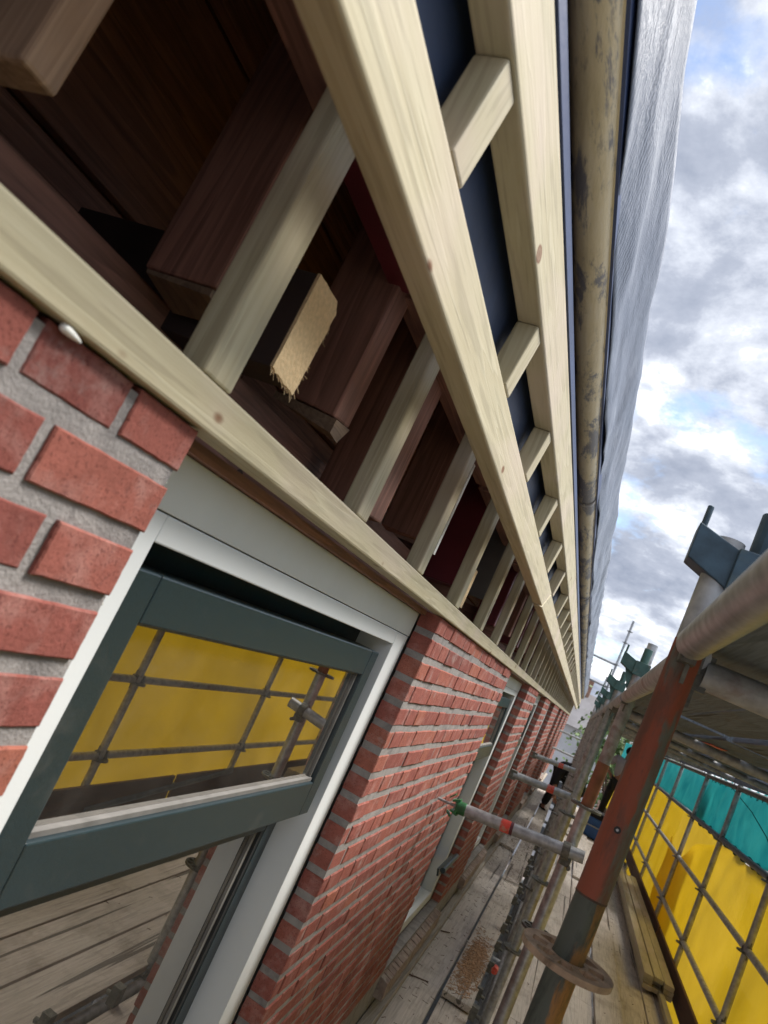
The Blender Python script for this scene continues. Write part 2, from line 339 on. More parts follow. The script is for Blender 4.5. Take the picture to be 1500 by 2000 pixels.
for r in range(rows):
    z1 = ZT + 0.002 - r * COURSE - 0.0; z0 = z1 - 0.0455
    if r == 0: z1 = ZT - 0.001
    segs = piers if z0 > ZSILL - 0.0 else [(-1.3, 22.0)]
    for (a, b) in segs:
        y = a; first = True
        lens = [0.104, 0.104, 0.104, 0.152, 0.21]
        if a < 0:   # near pier: laid backwards from the reveal so that its joints fall where they do
            ends = {0: [0.553, 0.456, 0.346], 1: [0.551, 0.395], 2: [0.547, 0.443], 3: [0.545, 0.39], 4: [0.549, 0.445]}.get(r, [0.548, 0.445 if r % 2 else 0.395])
            y1 = ends[0]
            for e in ends[1:] + [None] * 14:
                y0 = (e + 0.006) if e else y1 - random.choice([0.1, 0.1, 0.2])
                brick(y0, y1, z0, z1, k=9, jit=0.0004, cham=0.0016); y1 = y0 - 0.011
                if y1 < -1.2: break
            continue
        while y < b - 0.02:
            L = (0.05 if (r % 2 and first) else 0.104) if first and a > 0 and a > 1 and b < 22.1 and r % 2 else random.choice(lens)
            if first and r % 2 == 0: L = 0.104
            e = min(y + L, b)
            if b - e < 0.06: e = b
            brick(y, e - 0.004 if e < b else e, z0, z1, k=(4 if y < 3.9 else 1), jit=(0.0010 if y < 3.9 else 0.0004), cham=0.0026)
            y = e + 0.003; first = False
me = None
wall = bk.build('wall', M_BRICK); hp(wall)
at = wall.data.attributes.new('tone', 'FLOAT', 'FACE'); at.data.foreach_set('value', bk.tone)
mo = MB()
for (a, b) in piers: mo.box((-0.4648, a + 0.001, ZSILL), (XW - 0.0030, b - 0.0015, ZT - 0.006))
mo.box((-0.4648, -1.3, -2.3), (XW - 0.0030, 22.0, ZSILL - 0.001))
mortar = mo.build('mortar', M_MORTAR); mortar.parent = wall
lw = MB(); lw.box((-0.62, -1.3, GZ), (-0.415, 22.0, -2.3)); lw.box((-0.62, -1.3, -2.3), (-0.4665, 22.0, ZSILL - 0.09))
for (a, b) in piers: lw.box((-0.62, a + 0.001 if a > 0 else a, ZSILL - 0.09), (-0.4725, b - 0.045, ZT))
hp(lw.build('inner_wall', M_MORTAR))
hp(B('gable_wall', (-7.0, 21.9, GZ), (-0.63, 22.0, 0.3), M_MORTAR))
# brick-on-edge sills
M_SILL = simple('dusty_sill_brick', (0.24, 0.18, 0.155), 0.95, nscale=30, var=0.3, stain=(0.30, 0.26, 0.23), sscale=12)
for (a, b) in wins:
    sl = MB(); y = a + 0.004
    while y < b - 0.02:
        e = min(y + 0.058, b - 0.004)
        dz = rn(-0.003, 0.003)
        sl.hexa([(-0.47, y, -1.60), (-0.365 + rn(-.003, .003), y, -1.60), (-0.365, e, -1.60), (-0.47, e, -1.60), (-0.47, y, -1.486 + dz), (-0.368, y, -1.515 + dz), (-0.368, e, -1.515 + dz), (-0.47, e, -1.486 + dz)])
        y = e + 0.008
    hp(sl.build('brick_sill', M_SILL, bevel=0.003))
hp(B('ledge_strip', (-0.408, 0.3, -1.70), (-0.352, 22, -1.655), wood('pale_strip_wood', 1, (0.42, 0.38, 0.32), (0.26, 0.22, 0.18), knots=0), bevel=0.002))

def window(y0, y1, near):
    fr = MB(); X0, X1 = -0.62, -0.470
    oy0, oy1 = y0 + 0.104, y1 - 0.11
    fr.box((X0, y0 - 0.04, ZSILL), (X1, oy0, 0.0125)); fr.box((X0, oy1, ZSILL), (X1, y1 - 0.007, 0.0125))
    fr.box((X0, oy0 + 0.0005, -0.020), (X1 - 0.0005, oy1 - 0.0005, 0.0125)); fr.box((X0, oy0 + 0.0005, ZSILL), (X1 - 0.0005, oy1 - 0.0005, ZSILL + 0.07))
    fr.box((X0, oy0 + 0.0005, -0.475), (X1 - 0.045, oy1 - 0.0005, -0.44))
    f = hp(fr.build('window', M_WHITE, bevel=0.002))
    p = B('head_panel', (-0.60, y0 - 0.04, 0.0140), (-0.4685, y1 - 0.007, 0.0785), M_PANEL, f, 0.0012)
    se = MB(); se.box((-0.60, y1 - 0.0069, ZSILL), (-0.4690, y1 + 0.0, 0.09)); se.build('seal', M_BLACK, f)
    B('old_lintel_board', (-0.60, y0 - 0.02, 0.0795), (-0.452, y1 - 0.008, 0.0935), MOLD[1], f)
    # black plate standing in for the shade behind the vent
    rb = MB(); rb.box((-0.60, oy0 + 0.001, -0.44), (-0.56, oy1 - 0.001, -0.021)); rb.build('vent_shade_plate', M_BLACK, f)
    # top-hung vent, pushed a little open
    sh = empty('vent_sash', 'dark green top-hung vent sash', 'x'); del sh['category']; del sh['label']
    C.objects.unlink(sh); bpy.data.objects.remove(sh)
    a0, a1 = oy0 + 0.004, oy1 - 0.040; zt, zb = -0.052, -0.450; tilt = math.tan(R(0.5 if near else 2.0))
    def P(x, y, z): return (x + (zt - z) * tilt, y, z)
    def pb(mb, a, b, mi=0):
        x0, ya, z0 = a; x1, yb, z1 = b
        mb.hexa([P(x0, ya, z0), P(x1, ya, z0), P(x1, yb, z0), P(x0, yb, z0), P(x0, ya, z1), P(x1, ya, z1), P(x1, yb, z1), P(x0, yb, z1)], mi)
    s = MB(); xs0, xs1 = -0.535, -0.480
    pb(s, (xs0, a0 + 0.0555, zt - 0.060), (xs1, a1 - 0.0555, zt)); pb(s, (xs0, a0 + 0.0555, zb), (xs1, a1 - 0.0555, zb + 0.078))
    pb(s, (xs0, a0, zb), (xs1, a0 + 0.055, zt)); pb(s, (xs0, a1 - 0.055, zb), (xs1, a1, zt))
    s.build('sash', M_GREEN, f, bevel=0.0025)
    g = MB(); gx = -0.497; pb(g, (gx - 0.004, a0 + 0.05, zb + 0.07), (gx, a1 - 0.05, zt - 0.055)); g.build('pane', M_GLASS, f)
    gk = MB(); pb(gk, (gx + 0.0002, a0 + 0.0556, zb + 0.0785), (gx + 0.010, a1 - 0.0556, zb + 0.086)); pb(gk, (gx + 0.0002, a0 + 0.056, zb + 0.0862), (gx + 0.004, a0 + 0.060, zt - 0.0605)); pb(gk, (gx + 0.0002, a1 - 0.064, zb + 0.0862), (gx + 0.006, a1 - 0.0556, zt - 0.0605))
    pb(gk, (gx + 0.0002, a0 + 0.0605, zt - 0.065), (gx + 0.004, a1 - 0.0645, zt - 0.0602))
    gk.build('gasket', [M_GREY], f)
    # fixed light below
    zl0, zl1 = ZSILL + 0.072, -0.476
    s2 = MB(); b0, b1 = oy0 + 0.001, oy1 - 0.001
    s2.box((-0.60, b0, zl0), (-0.546, b0 + 0.055, zl1)); s2.box((-0.60, b1 - 0.055, zl0), (-0.546, b1, zl1))
    s2.box((-0.60, b0 + 0.0555, zl1 - 0.05), (-0.5465, b1 - 0.0555, zl1)); s2.box((-0.60, b0 + 0.0555, zl0), (-0.5465, b1 - 0.0555, zl0 + 0.07))
    s2.build('lower_sash', M_GREEN, f, bevel=0.002)
    g3 = MB(); g3.box((-0.5635, b1 - 0.0690, zl0 + 0.071), (-0.5485, b1 - 0.0560, zl1 - 0.051)); g3.build('rubber_seal', M_BLACK, f)
    g5 = MB(); g5.box((-0.5635, b1 - 0.084, zl0 + 0.071), (-0.556, b1 - 0.0695, zl1 - 0.051)); g5.build('glazing_bead', M_GREY, f)
    g4 = MB(); g4.box((-0.568, b0 + 0.05, zl0 + 0.06), (-0.564, b1 - 0.05, zl1 - 0.04)); g4.build('pane', M_GLASS, f)
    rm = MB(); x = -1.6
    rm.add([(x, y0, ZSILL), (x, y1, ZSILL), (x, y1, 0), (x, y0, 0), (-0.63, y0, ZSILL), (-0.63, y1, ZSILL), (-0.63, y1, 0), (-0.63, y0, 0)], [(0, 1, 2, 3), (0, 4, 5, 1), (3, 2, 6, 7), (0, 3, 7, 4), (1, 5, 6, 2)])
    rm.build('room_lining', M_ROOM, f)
    return f
for i, (a, b) in enumerate(wins):
    wv_ = window(a, b, i == 0)
    if i == 1:   # the second window's lower casement stands ajar
        cs = MB(); cs.obb((-0.44, b - 0.34, -1.165), (0.006, 0, 0.002), (0, 0.23, 0), (-0.006, 0, 0.020)); cs.tube((-0.415, b - 0.60, -1.135), (-0.415, b - 0.09, -1.135), 0.017, 14)
        cs.build('open_casement_rail', M_GREEN, wv_, smooth=True)

sb = MB()
def blob(mb, c, rx, ry, rz, nu=10, nv=6):
    vs = []; fs = []
    for i in range(nv + 1):
        th = math.pi * i / nv
        for k in range(nu):
            ph = 2 * math.pi * k / nu; vs.append((c[0] + rx * math.sin(th) * math.cos(ph), c[1] + ry * math.sin(th) * math.sin(ph), c[2] + rz * math.cos(th)))
    for i in range(nv):
        for k in range(nu): fs.append((i * nu + k, i * nu + (k + 1) % nu, (i + 1) * nu + (k + 1) % nu, (i + 1) * nu + k))
    mb.add(vs, fs)
for r in range(1, 24):
    zc = ZT - r * COURSE + 0.009 + rn(-.003, .003)
    blob(sb, (-0.440, 0.551 + rn(-.001, .001), zc), 0.026, 0.0075 + rn(-.002, .002), 0.0105)
    blob(sb, (-0.458, 0.552, zc - 0.03), 0.010, 0.006 + rn(-.001, .002), 0.026)
hp(sb.build('sealant_bead', M_CAULK, smooth=True))
# old eaves timbers behind the new frame
ol = MB()
ol.box((-0.95, -1.3, 0.02), (-0.625, 22, 0.20))
ol.box((-0.66, -1.3, 0.2), (-0.62, 22, 0.245))
hp(ol.build('old_wall_plate', MOLD[1], bevel=0.004))
bw = MB()
for i, (x, z0, z1) in enumerate([(-0.86, 0.20, 0.385), (-0.84, 0.388, 0.56), (-0.865, 0.563, 0.72), (-0.83, 0.723, 0.90)]):
    y = -1.3
    while y < 22:
        e = y + rn(1.4, 3.2); bw.box((x - 0.03 + rn(-.006, .006), y, z0), (x + rn(-.006, .006), min(e, 22), z1)); y = e + 0.004
hp(bw.build('old_back_boarding', MOLD[1], bevel=0.003))
rf = MB()   # roof underside boards sloping down to the fascia
for i in range(5):
    f0, f1 = i / 5, (i + 1) / 5 - 0.006
    xa, xb = -0.88 + 0.52 * f0, -0.88 + 0.52 * f1; za, zb_ = 0.90 - 0.28 * f0, 0.90 - 0.28 * f1
    rf.hexa([(xa, -1.3, za), (xb, -1.3, zb_), (xb, 22, zb_), (xa, 22, za), (xa, -1.3, za + 0.025), (xb, -1.3, zb_ + 0.025), (xb, 22, zb_ + 0.025), (xa, 22, za + 0.025)])
rf.hexa([(-1.0, -1.4, 0.93), (-0.30, -1.4, 0.655), (-0.30, 22, 0.655), (-1.0, 22, 0.93), (-1.0, -1.4, 0.96), (-0.30, -1.4, 0.70), (-0.30, 22, 0.70), (-1.0, 22, 0.96)]); rf.box((-1.0, -1.4, 0.0), (-0.91, 22, 0.96)); rf.box((-0.9, -1.45, 0.1), (-0.33, -1.31, 0.9))  # slab, back and end blocks added to stop light leaking into the eaves
hp(rf.build('roof_boards_and_light_seal', MOLD[1], bevel=0.002))
hp(B('fascia', (-0.345, -1.3, 0.46), (-0.322, 22, 0.90), M_NAVY, bevel=0.002))
ms = MB()
y = -1.3
for (a, b) in [(-1.3, 0.60), (0.604, 0.885)] + [(0.90 + i * 0.94, 0.90 + i * 0.94 + 0.90) for i in range(22)]:
    ms.box((-0.475, a, 0.456), (-0.346, b, 0.474), 0 if 0.5 < (a + b) / 2 < 0.9 or (a > 2 and int(a) % 3 == 0) else 1)
hp(ms.build('old_soffit_boards', [M_MAROON, MOLD[1]], bevel=0.002))
studY = [0.557, 1.022, 1.437, 1.904, 2.40, 2.87, 3.435]
while studY[-1] < 21.3: studY.append(studY[-1] + rn(0.44, 0.49))
# old hanging rafter ends: hp parts, dark side faces with a pale broken underside
def old_post(y0, y1, xa, xb, zb, mat, tilt=0.0, name='rafter_end'):
    mb = MB(); mb.hexa([(xa, y0, zb), (xb, y0, zb + tilt), (xb, y1, zb + tilt + 0.006), (xa, y1, zb - 0.004), (xa, y0, 0.88), (xb, y0, 0.66), (xb, y1, 0.66), (xa, y1, 0.88)])
    return hp(mb.build(name, mat, bevel=0.004))
o = old_post(0.588, 0.662, -0.606, -0.505, 0.250, MOLD[2])
mb = MB(); mb.hexa([(-0.60, 0.590, 0.244), (-0.508, 0.590, 0.240), (-0.508, 0.655, 0.236), (-0.60, 0.655, 0.232), (-0.602, 0.590, 0.2485), (-0.508, 0.590, 0.2485), (-0.508, 0.657, 0.2485), (-0.602, 0.657, 0.2485)])
mb.build('splintered_end', M_OLDLIT, o)
# sawn joist with a bright end
jo = MB(); jo.box((-0.84, 0.671, 0.214), (-0.455, 0.741, 0.340)); j = hp(jo.build('ceiling_joist', simple('shade_black_timber', (0.035, 0.022, 0.02), 0.9), bevel=0.002))  # near-black colour stands in for the shade on the joist's side
en = MB(); K = 14
for (ya, yb, za, zb_) in [(0.671, 0.741, 0.214, 0.340)]:
    ring = []
    def edge(p, q, n=14, jag=0.0014):
        for i in range(n): f = i / n; ring.append((p[0] + (q[0] - p[0]) * f + rn(-jag, jag), p[1] + (q[1] - p[1]) * f + rn(-jag, jag)))
    edge((ya, za), (yb - .004, za - .004), 12, .0011); edge((yb - .004, za - .004), (yb, zb_ - .012), 16, .0011); edge((yb, zb_ - .012), (yb - 0.012, zb_ + .001), 5, .0008); edge((yb - 0.012, zb_ + .001), (ya, zb_), 6, .0006); edge((ya, zb_), (ya, za), 6, .0004)
    n = len(ring); en.add([(-0.4545, *p) for p in ring] + [(-0.4505, *p) for p in ring], [(i, (i + 1) % n, n + (i + 1) % n, n + i) for i in range(n)] + [tuple(range(n, 2 * n))])
    for i in range(46):
        p = random.choice(ring[:28]); en.tube((-0.453, p[0], p[1]), (-0.449 + rn(-.004, .004), p[0] + rn(-.003, .005), p[1] - rn(.003, .011)), 0.00035, 4)
e_ = en.build('sawn_end', M_CUT, j)
old_post(0.868, 0.925, -0.56, -0.455, 0.250, MOLD[2], -0.012)
mb = MB(); mb.hexa([(-0.56, 0.868, 0.236), (-0.45, 0.868, 0.215), (-0.45, 0.90, 0.212), (-0.56, 0.905, 0.240), (-0.56, 0.868, 0.246), (-0.45, 0.868, 0.236), (-0.45, 0.92, 0.242), (-0.56, 0.922, 0.252)]); hp(mb.build('broken_slat', M_OLDLIT))
old_post(1.16, 1.235, -0.58, -0.46, 0.150 + 0.02, MOLD[2], 0.0)
k = 0
for i, ys in enumerate(studY[2:38]):
    a = ys + rn(0.07, 0.14); wd = rn(0.04, 0.08); zb = rn(0.18, 0.26)
    mt_ = [MOLD[2], M_MAROON, MOLD[2], M_MAROON][i % 4] if i != 2 else simple('grey_old_post', (0.11, 0.105, 0.11), 0.8)
    old_post(a, a + wd, -0.60 + rn(0, .05), -0.46, zb, mt_, rn(-.01, .01))
    if i in (0, 3, 6, 9):
        hp(B('pale_lath', (-0.462, a + wd + 0.006, zb - 0.01), (-0.452, a + wd + 0.022, zb + 0.35), M_CAULK if i == 0 else MOLD[2]))
jo = MB(); jo.box((-0.80, 2.13, 0.165), (-0.455, 2.165, 0.285)); j = hp(jo.build('ceiling_joist', MOLD[0])); B('sawn_end', (-0.4545, 2.128, 0.163), (-0.4490, 2.167, 0.287), M_CUT, j)
jo = MB(); jo.box((-0.80, 3.05, 0.165), (-0.455, 3.085, 0.26)); j = hp(jo.build('ceiling_joist', MOLD[0])); B('sawn_end', (-0.4545, 3.048, 0.163), (-0.4490, 3.087, 0.262), M_CUT, j)
# top-left: old block close to the camera, its lit face put into the colour
o = hp(B('packing_block', (-0.66, 0.313, 0.254), (-0.515, 0.348, 0.50), M_BLOCK, bevel=0.004))
for (xa, z_) in ((-0.62, 0.88), (-0.52, 0.83)):
    hp(B('roof_batten', (xa - 0.06, -1.3, z_ - 0.075), (xa - 0.02, 22, z_ - 0.02), MOLD[1], bevel=0.003))
# gutter
gm = MB(); gx, gz, gr = -0.263, 0.703, 0.0285
n = 18; ys = [-1.3 + i * 0.35 for i in range(68)]
vs = []; fs = []
for q, y in enumerate(ys):
    for i in range(n + 1):
        an = math.pi * (0.98 + 1.04 * i / n); vs.append((gx + math.cos(an) * gr * 1.05, y, gz + math.sin(an) * gr + rn(-.0006, .0006)))
for q in range(len(ys) - 1):
    for i in range(n): a = q * (n + 1) + i; fs.append((a, a + n + 1, a + n + 2, a + 1))
gm.add(vs, fs); gm.box((gx - 0.032, -1.3, gz), (gx - 0.028, 22, gz + 0.03)); gm.tube((gx + 0.029, -1.3, gz + 0.003), (gx + 0.029, 22.1, gz + 0.003), 0.004, 8)
gt = hp(gm.build('gutter', M_ZINC, smooth=True))
for y in (0.2836, 2.4, 4.4, 6.4, 8.4, 10.4, 12.4, 14.4):
    cm = MB(); vs = []; fs = []
    for yy in (y, y + 0.035):
        for i in range(n + 1):
            an = math.pi * (0.97 + 1.06 * i / n); vs.append((gx + math.cos(an) * gr * 1.13, yy, gz + math.sin(an) * gr * 1.09))
    for i in range(n): fs.append((i, i + n + 1, i + n + 2, i + 1))
    cm.add(vs, fs); cc = cm.build('gutter_joint', M_ZINC, gt, smooth=True)
    sm = cc.modifiers.new('Solidify', 'SOLIDIFY'); sm.thickness = 0.0015
for y in [0.9 + i * 0.75 for i in range(28)]:
    cm = MB(); cm.box((gx - 0.036, y, gz - 0.034), (gx - 0.033, y + 0.018, gz + 0.02)); cm.build('gutter_bracket', M_CAST, gt)
hp(B('fascia_capping', (-0.321, -1.3, 0.664), (-0.300, 22, 0.90), M_NAVY))
hp(B('blue_packer_strip', (-0.306, -1.3, 0.6025), (-0.2625, 22, 0.624), M_NAVY2, bevel=0.001)); hp(B('foil_shade_strip', (-0.234, -1.3, 0.704), (-0.2255, 22, 0.735), M_NAVY2, bevel=0.001))  # second strip: navy colour stands in for the foil's shaded underside
# roof behind and above the gutter
rr = MB(); rr.hexa([(-6.5, -1.4, 3.4), (-0.27, -1.4, 0.93), (-0.27, 22.2, 0.93), (-6.5, 22.2, 3.4), (-6.5, -1.4, 3.5), (-0.26, -1.4, 0.99), (-0.26, 22.2, 0.99), (-6.5, 22.2, 3.5)])
hp(rr.build('roof', simple('roof_underlay', (0.10, 0.10, 0.11), 0.8)))

# roof foil hanging over the gutter
fm = bmesh.new(); NY, NZ = 520, 22; grid = []
from mathutils import noise as nz
for i in range(NY + 1):
    y = -0.9 + 23.0 * (i / NY) ** 1.6; row = []
    low = 0.018 * nz.noise(Vector((y * 1.6, 3, 0))) + 0.006 * nz.noise(Vector((y * 9, 1, 0)))
    for j in range(NZ + 1):
        f = j / NZ
        z = 0.712 + low * (1 - f) + f * 0.245
        x = -0.222 + 0.020 * f + 0.012 * nz.noise(Vector((y * 2.4 + f * 1.5, f * 2, 5))) + 0.0035 * nz.noise(Vector((y * 9 + f * 5, f * 6, 9)))
        if f > 0.92: x -= (f - 0.92) * 0.9; 
        row.append(fm.verts.new((x, y, z)))
    grid.append(row)
for i in range(NY):
    for j in range(NZ): fm.faces.new((grid[i][j], grid[i + 1][j], grid[i + 1][j + 1], grid[i][j + 1])).smooth = True
fme = bpy.data.meshes.new('roof_foil'); fm.to_mesh(fme); fm.free(); fme.materials.append(M_FOIL)
fo = bpy.data.objects.new('roof_foil', fme); C.objects.link(fo); s_ = fo.modifiers.new('Solidify', 'SOLIDIFY'); s_.thickness = 0.0015
tag(fo, 'wrinkled grey roofing foil hanging over the stained gutter along the roof edge', 'roofing foil')
cr = MB(); pts = [(-0.2145 + 0.004 * math.sin(i), 0.22 + i * 0.016, 0.765 + 0.006 * math.sin(i * 1.3)) for i in range(9)]; cr.pipe(pts, 0.0022, 6); cr.build('tear', M_BLACK, fo)
cr = MB(); pts = [(-0.2115 , 0.25 + i * 0.5, 0.80 - 0.016 * i + 0.006 * math.sin(i * 1.3)) for i in range(3)]

# ---------------- new timber eaves frame ----------------
frame = empty('timber_eaves_frame', 'new pale pine stud frame fixed along the eaves above the brickwork', 'timber frame', (-0.40, 0.0, 0.094))
def fp(o): o.parent = frame; o.matrix_parent_inverse = Matrix.Translation((0.40, 0.0, -0.094)); return o
fp(B('wall_plate', (-0.445, -0.8, 0.0955), (-0.400, 7.9, 0.137), MW[1], bevel=0.0035))
fp(B('wall_plate', (-0.445, 7.903, 0.0955), (-0.401, 22.05, 0.137), MW[1], bevel=0.0035))
for i, y in enumerate(studY):
    fp(B('stud', (-0.434 + rn(-.001, .001), y - 0.051, 0.1375), (-0.401 + rn(-.0015, .0005), y, 0.4545), MW[2], bevel=0.003))
for i, y in enumerate(studY):
    z0 = 0.4035; lean = 0.010
    mb = MB(); xa, xb = -0.3145, -0.2785
    mb.hexa([(xa, y - 0.05, z0), (xb, y - 0.05, z0), (xb, y, z0), (xa, y, z0), (xa + lean, y - 0.05, 0.5085), (xb + lean, y - 0.05, 0.5085), (xb + lean, y, 0.5085), (xa + lean, y, 0.5085)])
    fp(mb.build('upper_stud', MW[2], bevel=0.003))
def rail(x0, x1, z0, z1, ya, yb, sa=0.0, sb=0.0, nm='middle_rail'):
    mb = MB(); mb.hexa([(x0, ya, z0), (x1, ya, z0), (x1, yb, z0), (x0, yb, z0), (x0, ya + sa, z1), (x1, ya + sa, z1), (x1, yb + sb, z1), (x0, yb + sb, z1)])
    return fp(mb.build(nm, MW[1], bevel=0.0045, seg=3))
rail(-0.316, -0.2790, 0.3235, 0.4030, -0.9, 2.63, 0, 0.15)
rail(-0.317, -0.2815, 0.3225, 0.4030, 2.655, 7.2, 0.15, 0.0)
rail(-0.316, -0.2800, 0.3235, 0.4030, 7.21, 14.2); rail(-0.316, -0.2790, 0.3235, 0.4030, 14.21, 21.6)
rail(-0.305, -0.2640, 0.509, 0.600, -0.9, 3.35, nm='top_rail'); rail(-0.305, -0.2655, 0.509, 0.601, 3.356, 9.0, nm='top_rail'); rail(-0.305, -0.2645, 0.509, 0.600, 9.006, 15.5, nm='top_rail'); rail(-0.305, -0.2645, 0.509, 0.600, 15.506, 22.0, nm='top_rail')
cb = bmesh.new(); bmesh.ops.create_icosphere(cb, subdivisions=3, radius=1.0)
for v in cb.verts:
    v.co = Vector((v.co.x * 0.004, v.co.y * 0.011 * (1 + 0.4 * v.co.y), v.co.z * 0.0035 * (1 - 0.3 * v.co.y)))
cme = bpy.data.meshes.new('sealant_blob'); cb.to_mesh(cme); cb.free(); cme.materials.append(M_CAULK)
for p in cme.polygons: p.use_smooth = True
co = bpy.data.objects.new('sealant_blob', cme); co.location = (-0.4055, 0.3635, 0.0925); co.rotation_euler = (R(-6), 0, 0); C.objects.link(co)
tag(co, 'small white blob of sealant squeezed out between near brick and pine plate', 'sealant')

# ---------------- scaffold ----------------
scf = empty('scaffold', 'tube scaffold of grey and orange standards with guard rails beside the brick wall', 'scaffold', (0.09, 1.12, GZ))
def sp_(o, p=None):
    if p is None: o.parent = scf; o.matrix_parent_inverse = Matrix.Translation((-0.09, -1.12, -GZ))
    else: o.parent = p
    return o
def rosette(x, y, z, mat, parent, detail=False):
    mb = MB(); n = 40; r = 0.068 if y < 2 else 0.062; h = 0.0045
    if detail:
        # plate with eight wedge openings, built as ring sectors with spokes
        ro, ri, rh0, rh1 = r, 0.0245, 0.031, 0.054
        N8 = 8; steps = 6
        def ringpt(rad, a, zz): return (x + rad * math.cos(a), y + rad * math.sin(a), z + zz)
        def sect(r0, r1, a0, a1, k):
            for i in range(k):
                b0 = a0 + (a1 - a0) * i / k; b1 = a0 + (a1 - a0) * (i + 1) / k
                mb.add([ringpt(r0, b0, -h), ringpt(r1, b0, -h), ringpt(r1, b1, -h), ringpt(r0, b1, -h), ringpt(r0, b0, h), ringpt(r1, b0, h), ringpt(r1, b1, h), ringpt(r0, b1, h)],
                       [(0, 3, 2, 1), (4, 5, 6, 7), (0, 1, 5, 4), (1, 2, 6, 5), (2, 3, 7, 6), (3, 0, 4, 7)])
        sect(ri, rh0, 0, 2 * math.pi, 48); sect(rh1, ro, 0, 2 * math.pi, 56)
        for q in range(N8):
            a = 2 * math.pi * q / N8 + 0.2; big = 0.30 if q % 2 == 0 else 0.46
            nxt = 2 * math.pi / N8
            sect(rh0, rh1, a + big * 0.5 + 0.0, a + nxt - 0.25 + (0.0 if q % 2 else -0.05), 3) if False else sect(rh0, rh1, a, a + 0.30, 3)
    else:
        mb.tube((x, y, z - h), (x, y, z + h), r, 24)
    return mb.build('rosette', mat, parent)
def standard(x, y, z0, z1, mats, rz, r=0.0243, det=False, lab=None, bracket=False, spans=None):
    mb = MB()
    spans = spans or [(z0, z1, 0)]
    for (a, b, i) in spans: mb.tube((x, y, a), (x, y, b), r + (0.0 if i != 1 else 0.0006), 32 if det else 20, i)
    o = sp_(mb.build('standard', mats, smooth=True))
    if lab: o['label'] = lab
    for z in rz: rosette(x, y, z, M_RUSTD if det or y < 3 else M_CAST, o, det or y < 3.5)
    if bracket:
        br = MB(); zc = 0.0; kx, ky = x, y; x = y = 0.0; 
        br.box((x - 0.030, y - 0.030, zc - 0.045), (x + 0.030, y + 0.030, zc + 0.012)); br.tube((x, y, zc + 0.012), (x, y, zc + 0.075), 0.017, 16)
        br.hexa([(x - 0.085, y - 0.022, zc - 0.020), (x - 0.028, y - 0.022, zc - 0.044), (x - 0.028, y + 0.022, zc - 0.044), (x - 0.085, y + 0.022, zc - 0.020), (x - 0.085, y - 0.022, zc + 0.030), (x - 0.028, y - 0.022, zc + 0.010), (x - 0.028, y + 0.022, zc + 0.010), (x - 0.085, y + 0.022, zc + 0.030)])
        br.tube((x - 0.079, y, zc + 0.025), (x - 0.079, y, zc + 0.062), 0.0045, 8)
        br.hexa([(x - 0.060, y - 0.004, zc - 0.03), (x - 0.018, y - 0.004, zc - 0.13), (x - 0.018, y + 0.004, zc - 0.13), (x - 0.060, y + 0.004, zc - 0.03), (x - 0.030, y - 0.004, zc - 0.03), (x - 0.016, y - 0.004, zc - 0.03), (x - 0.016, y + 0.004, zc - 0.03), (x - 0.030, y + 0.004, zc - 0.03)])
        k_ = 1.2 if ky < 2 else 1.0; br.v = [(kx + p[0] * k_ + (0.050 if ky < 2 else 0), ky + p[1] * k_, bracket + p[2] * k_) for p in br.v]; x, y = kx, ky
        br.build('bracket', M_TEALP if ky > 2 else M_TEALB, o, bevel=0.003)
    return o
# near standard
no = standard(PX, PY, GZ, 0.36, [M_POLELO, M_POLEUP, M_STEELD], [-0.313, -0.813, -1.313], det=True, bracket=0.332, r=0.0232,
         spans=[(GZ, -0.219, 0), (-0.219, 0.185, 1), (0.185, 0.36, 2)], lab='orange red standard with mossy grey lower sleeve, nearest the camera')
bh = MB(); dv = Vector((-PX, -PY, 0)).normalized(); pc = Vector((PX, PY, -0.115)) + dv * 0.0236
bh.tube(pc - dv * 0.002, pc + dv * 0.0008, 0.0052, 20); bh.tube(pc + dv * 0.0008, pc + dv * 0.0018, 0.002, 10, 1); bh.build('bolt_hole', [M_BLACK, M_STEEL], no)
jb = MB(); jb.tube((PX, PY, -0.2205), (PX, PY, -0.2175), 0.0241, 32); jb.build('sleeve_edge', M_DIRT, no, smooth=True)
inn = [(0.131, 3.15), (0.118, 4.6), (0.118, 6.2), (0.12, 7.8), (0.12, 9.4), (0.12, 11.3), (0.12, 13.2), (0.12, 15.1), (0.12, 17.0)]
for i, (x, y) in enumerate(inn):
    zt_ = [0.33, 0.30, 0.30, 0.30, 0.30, 0.3, 0.3, 0.3, 1.2][i]
    standard(x, y, GZ, zt_, [M_STEELD, simple('rusty_orange_band_%d' % i, (0.24, 0.10, 0.05), 0.7, nscale=20, var=0.3), M_STEEL], [-0.285 - 0.5 * q for q in range(4)] if i == 0 else [-0.50 - 0.4 * q for q in range(3)],
             bracket=(0.32 if i < 5 else 0), spans=[(GZ, -0.29, 2), (-0.29, -0.10, 1), (-0.10, zt_, 0)] if i == 0 else [(GZ, zt_, 2 if i == 1 else 0)])
for yy in (3.75, 6.9):
    standard(0.165, yy, 0.18, 0.50, [M_STEEL], [])
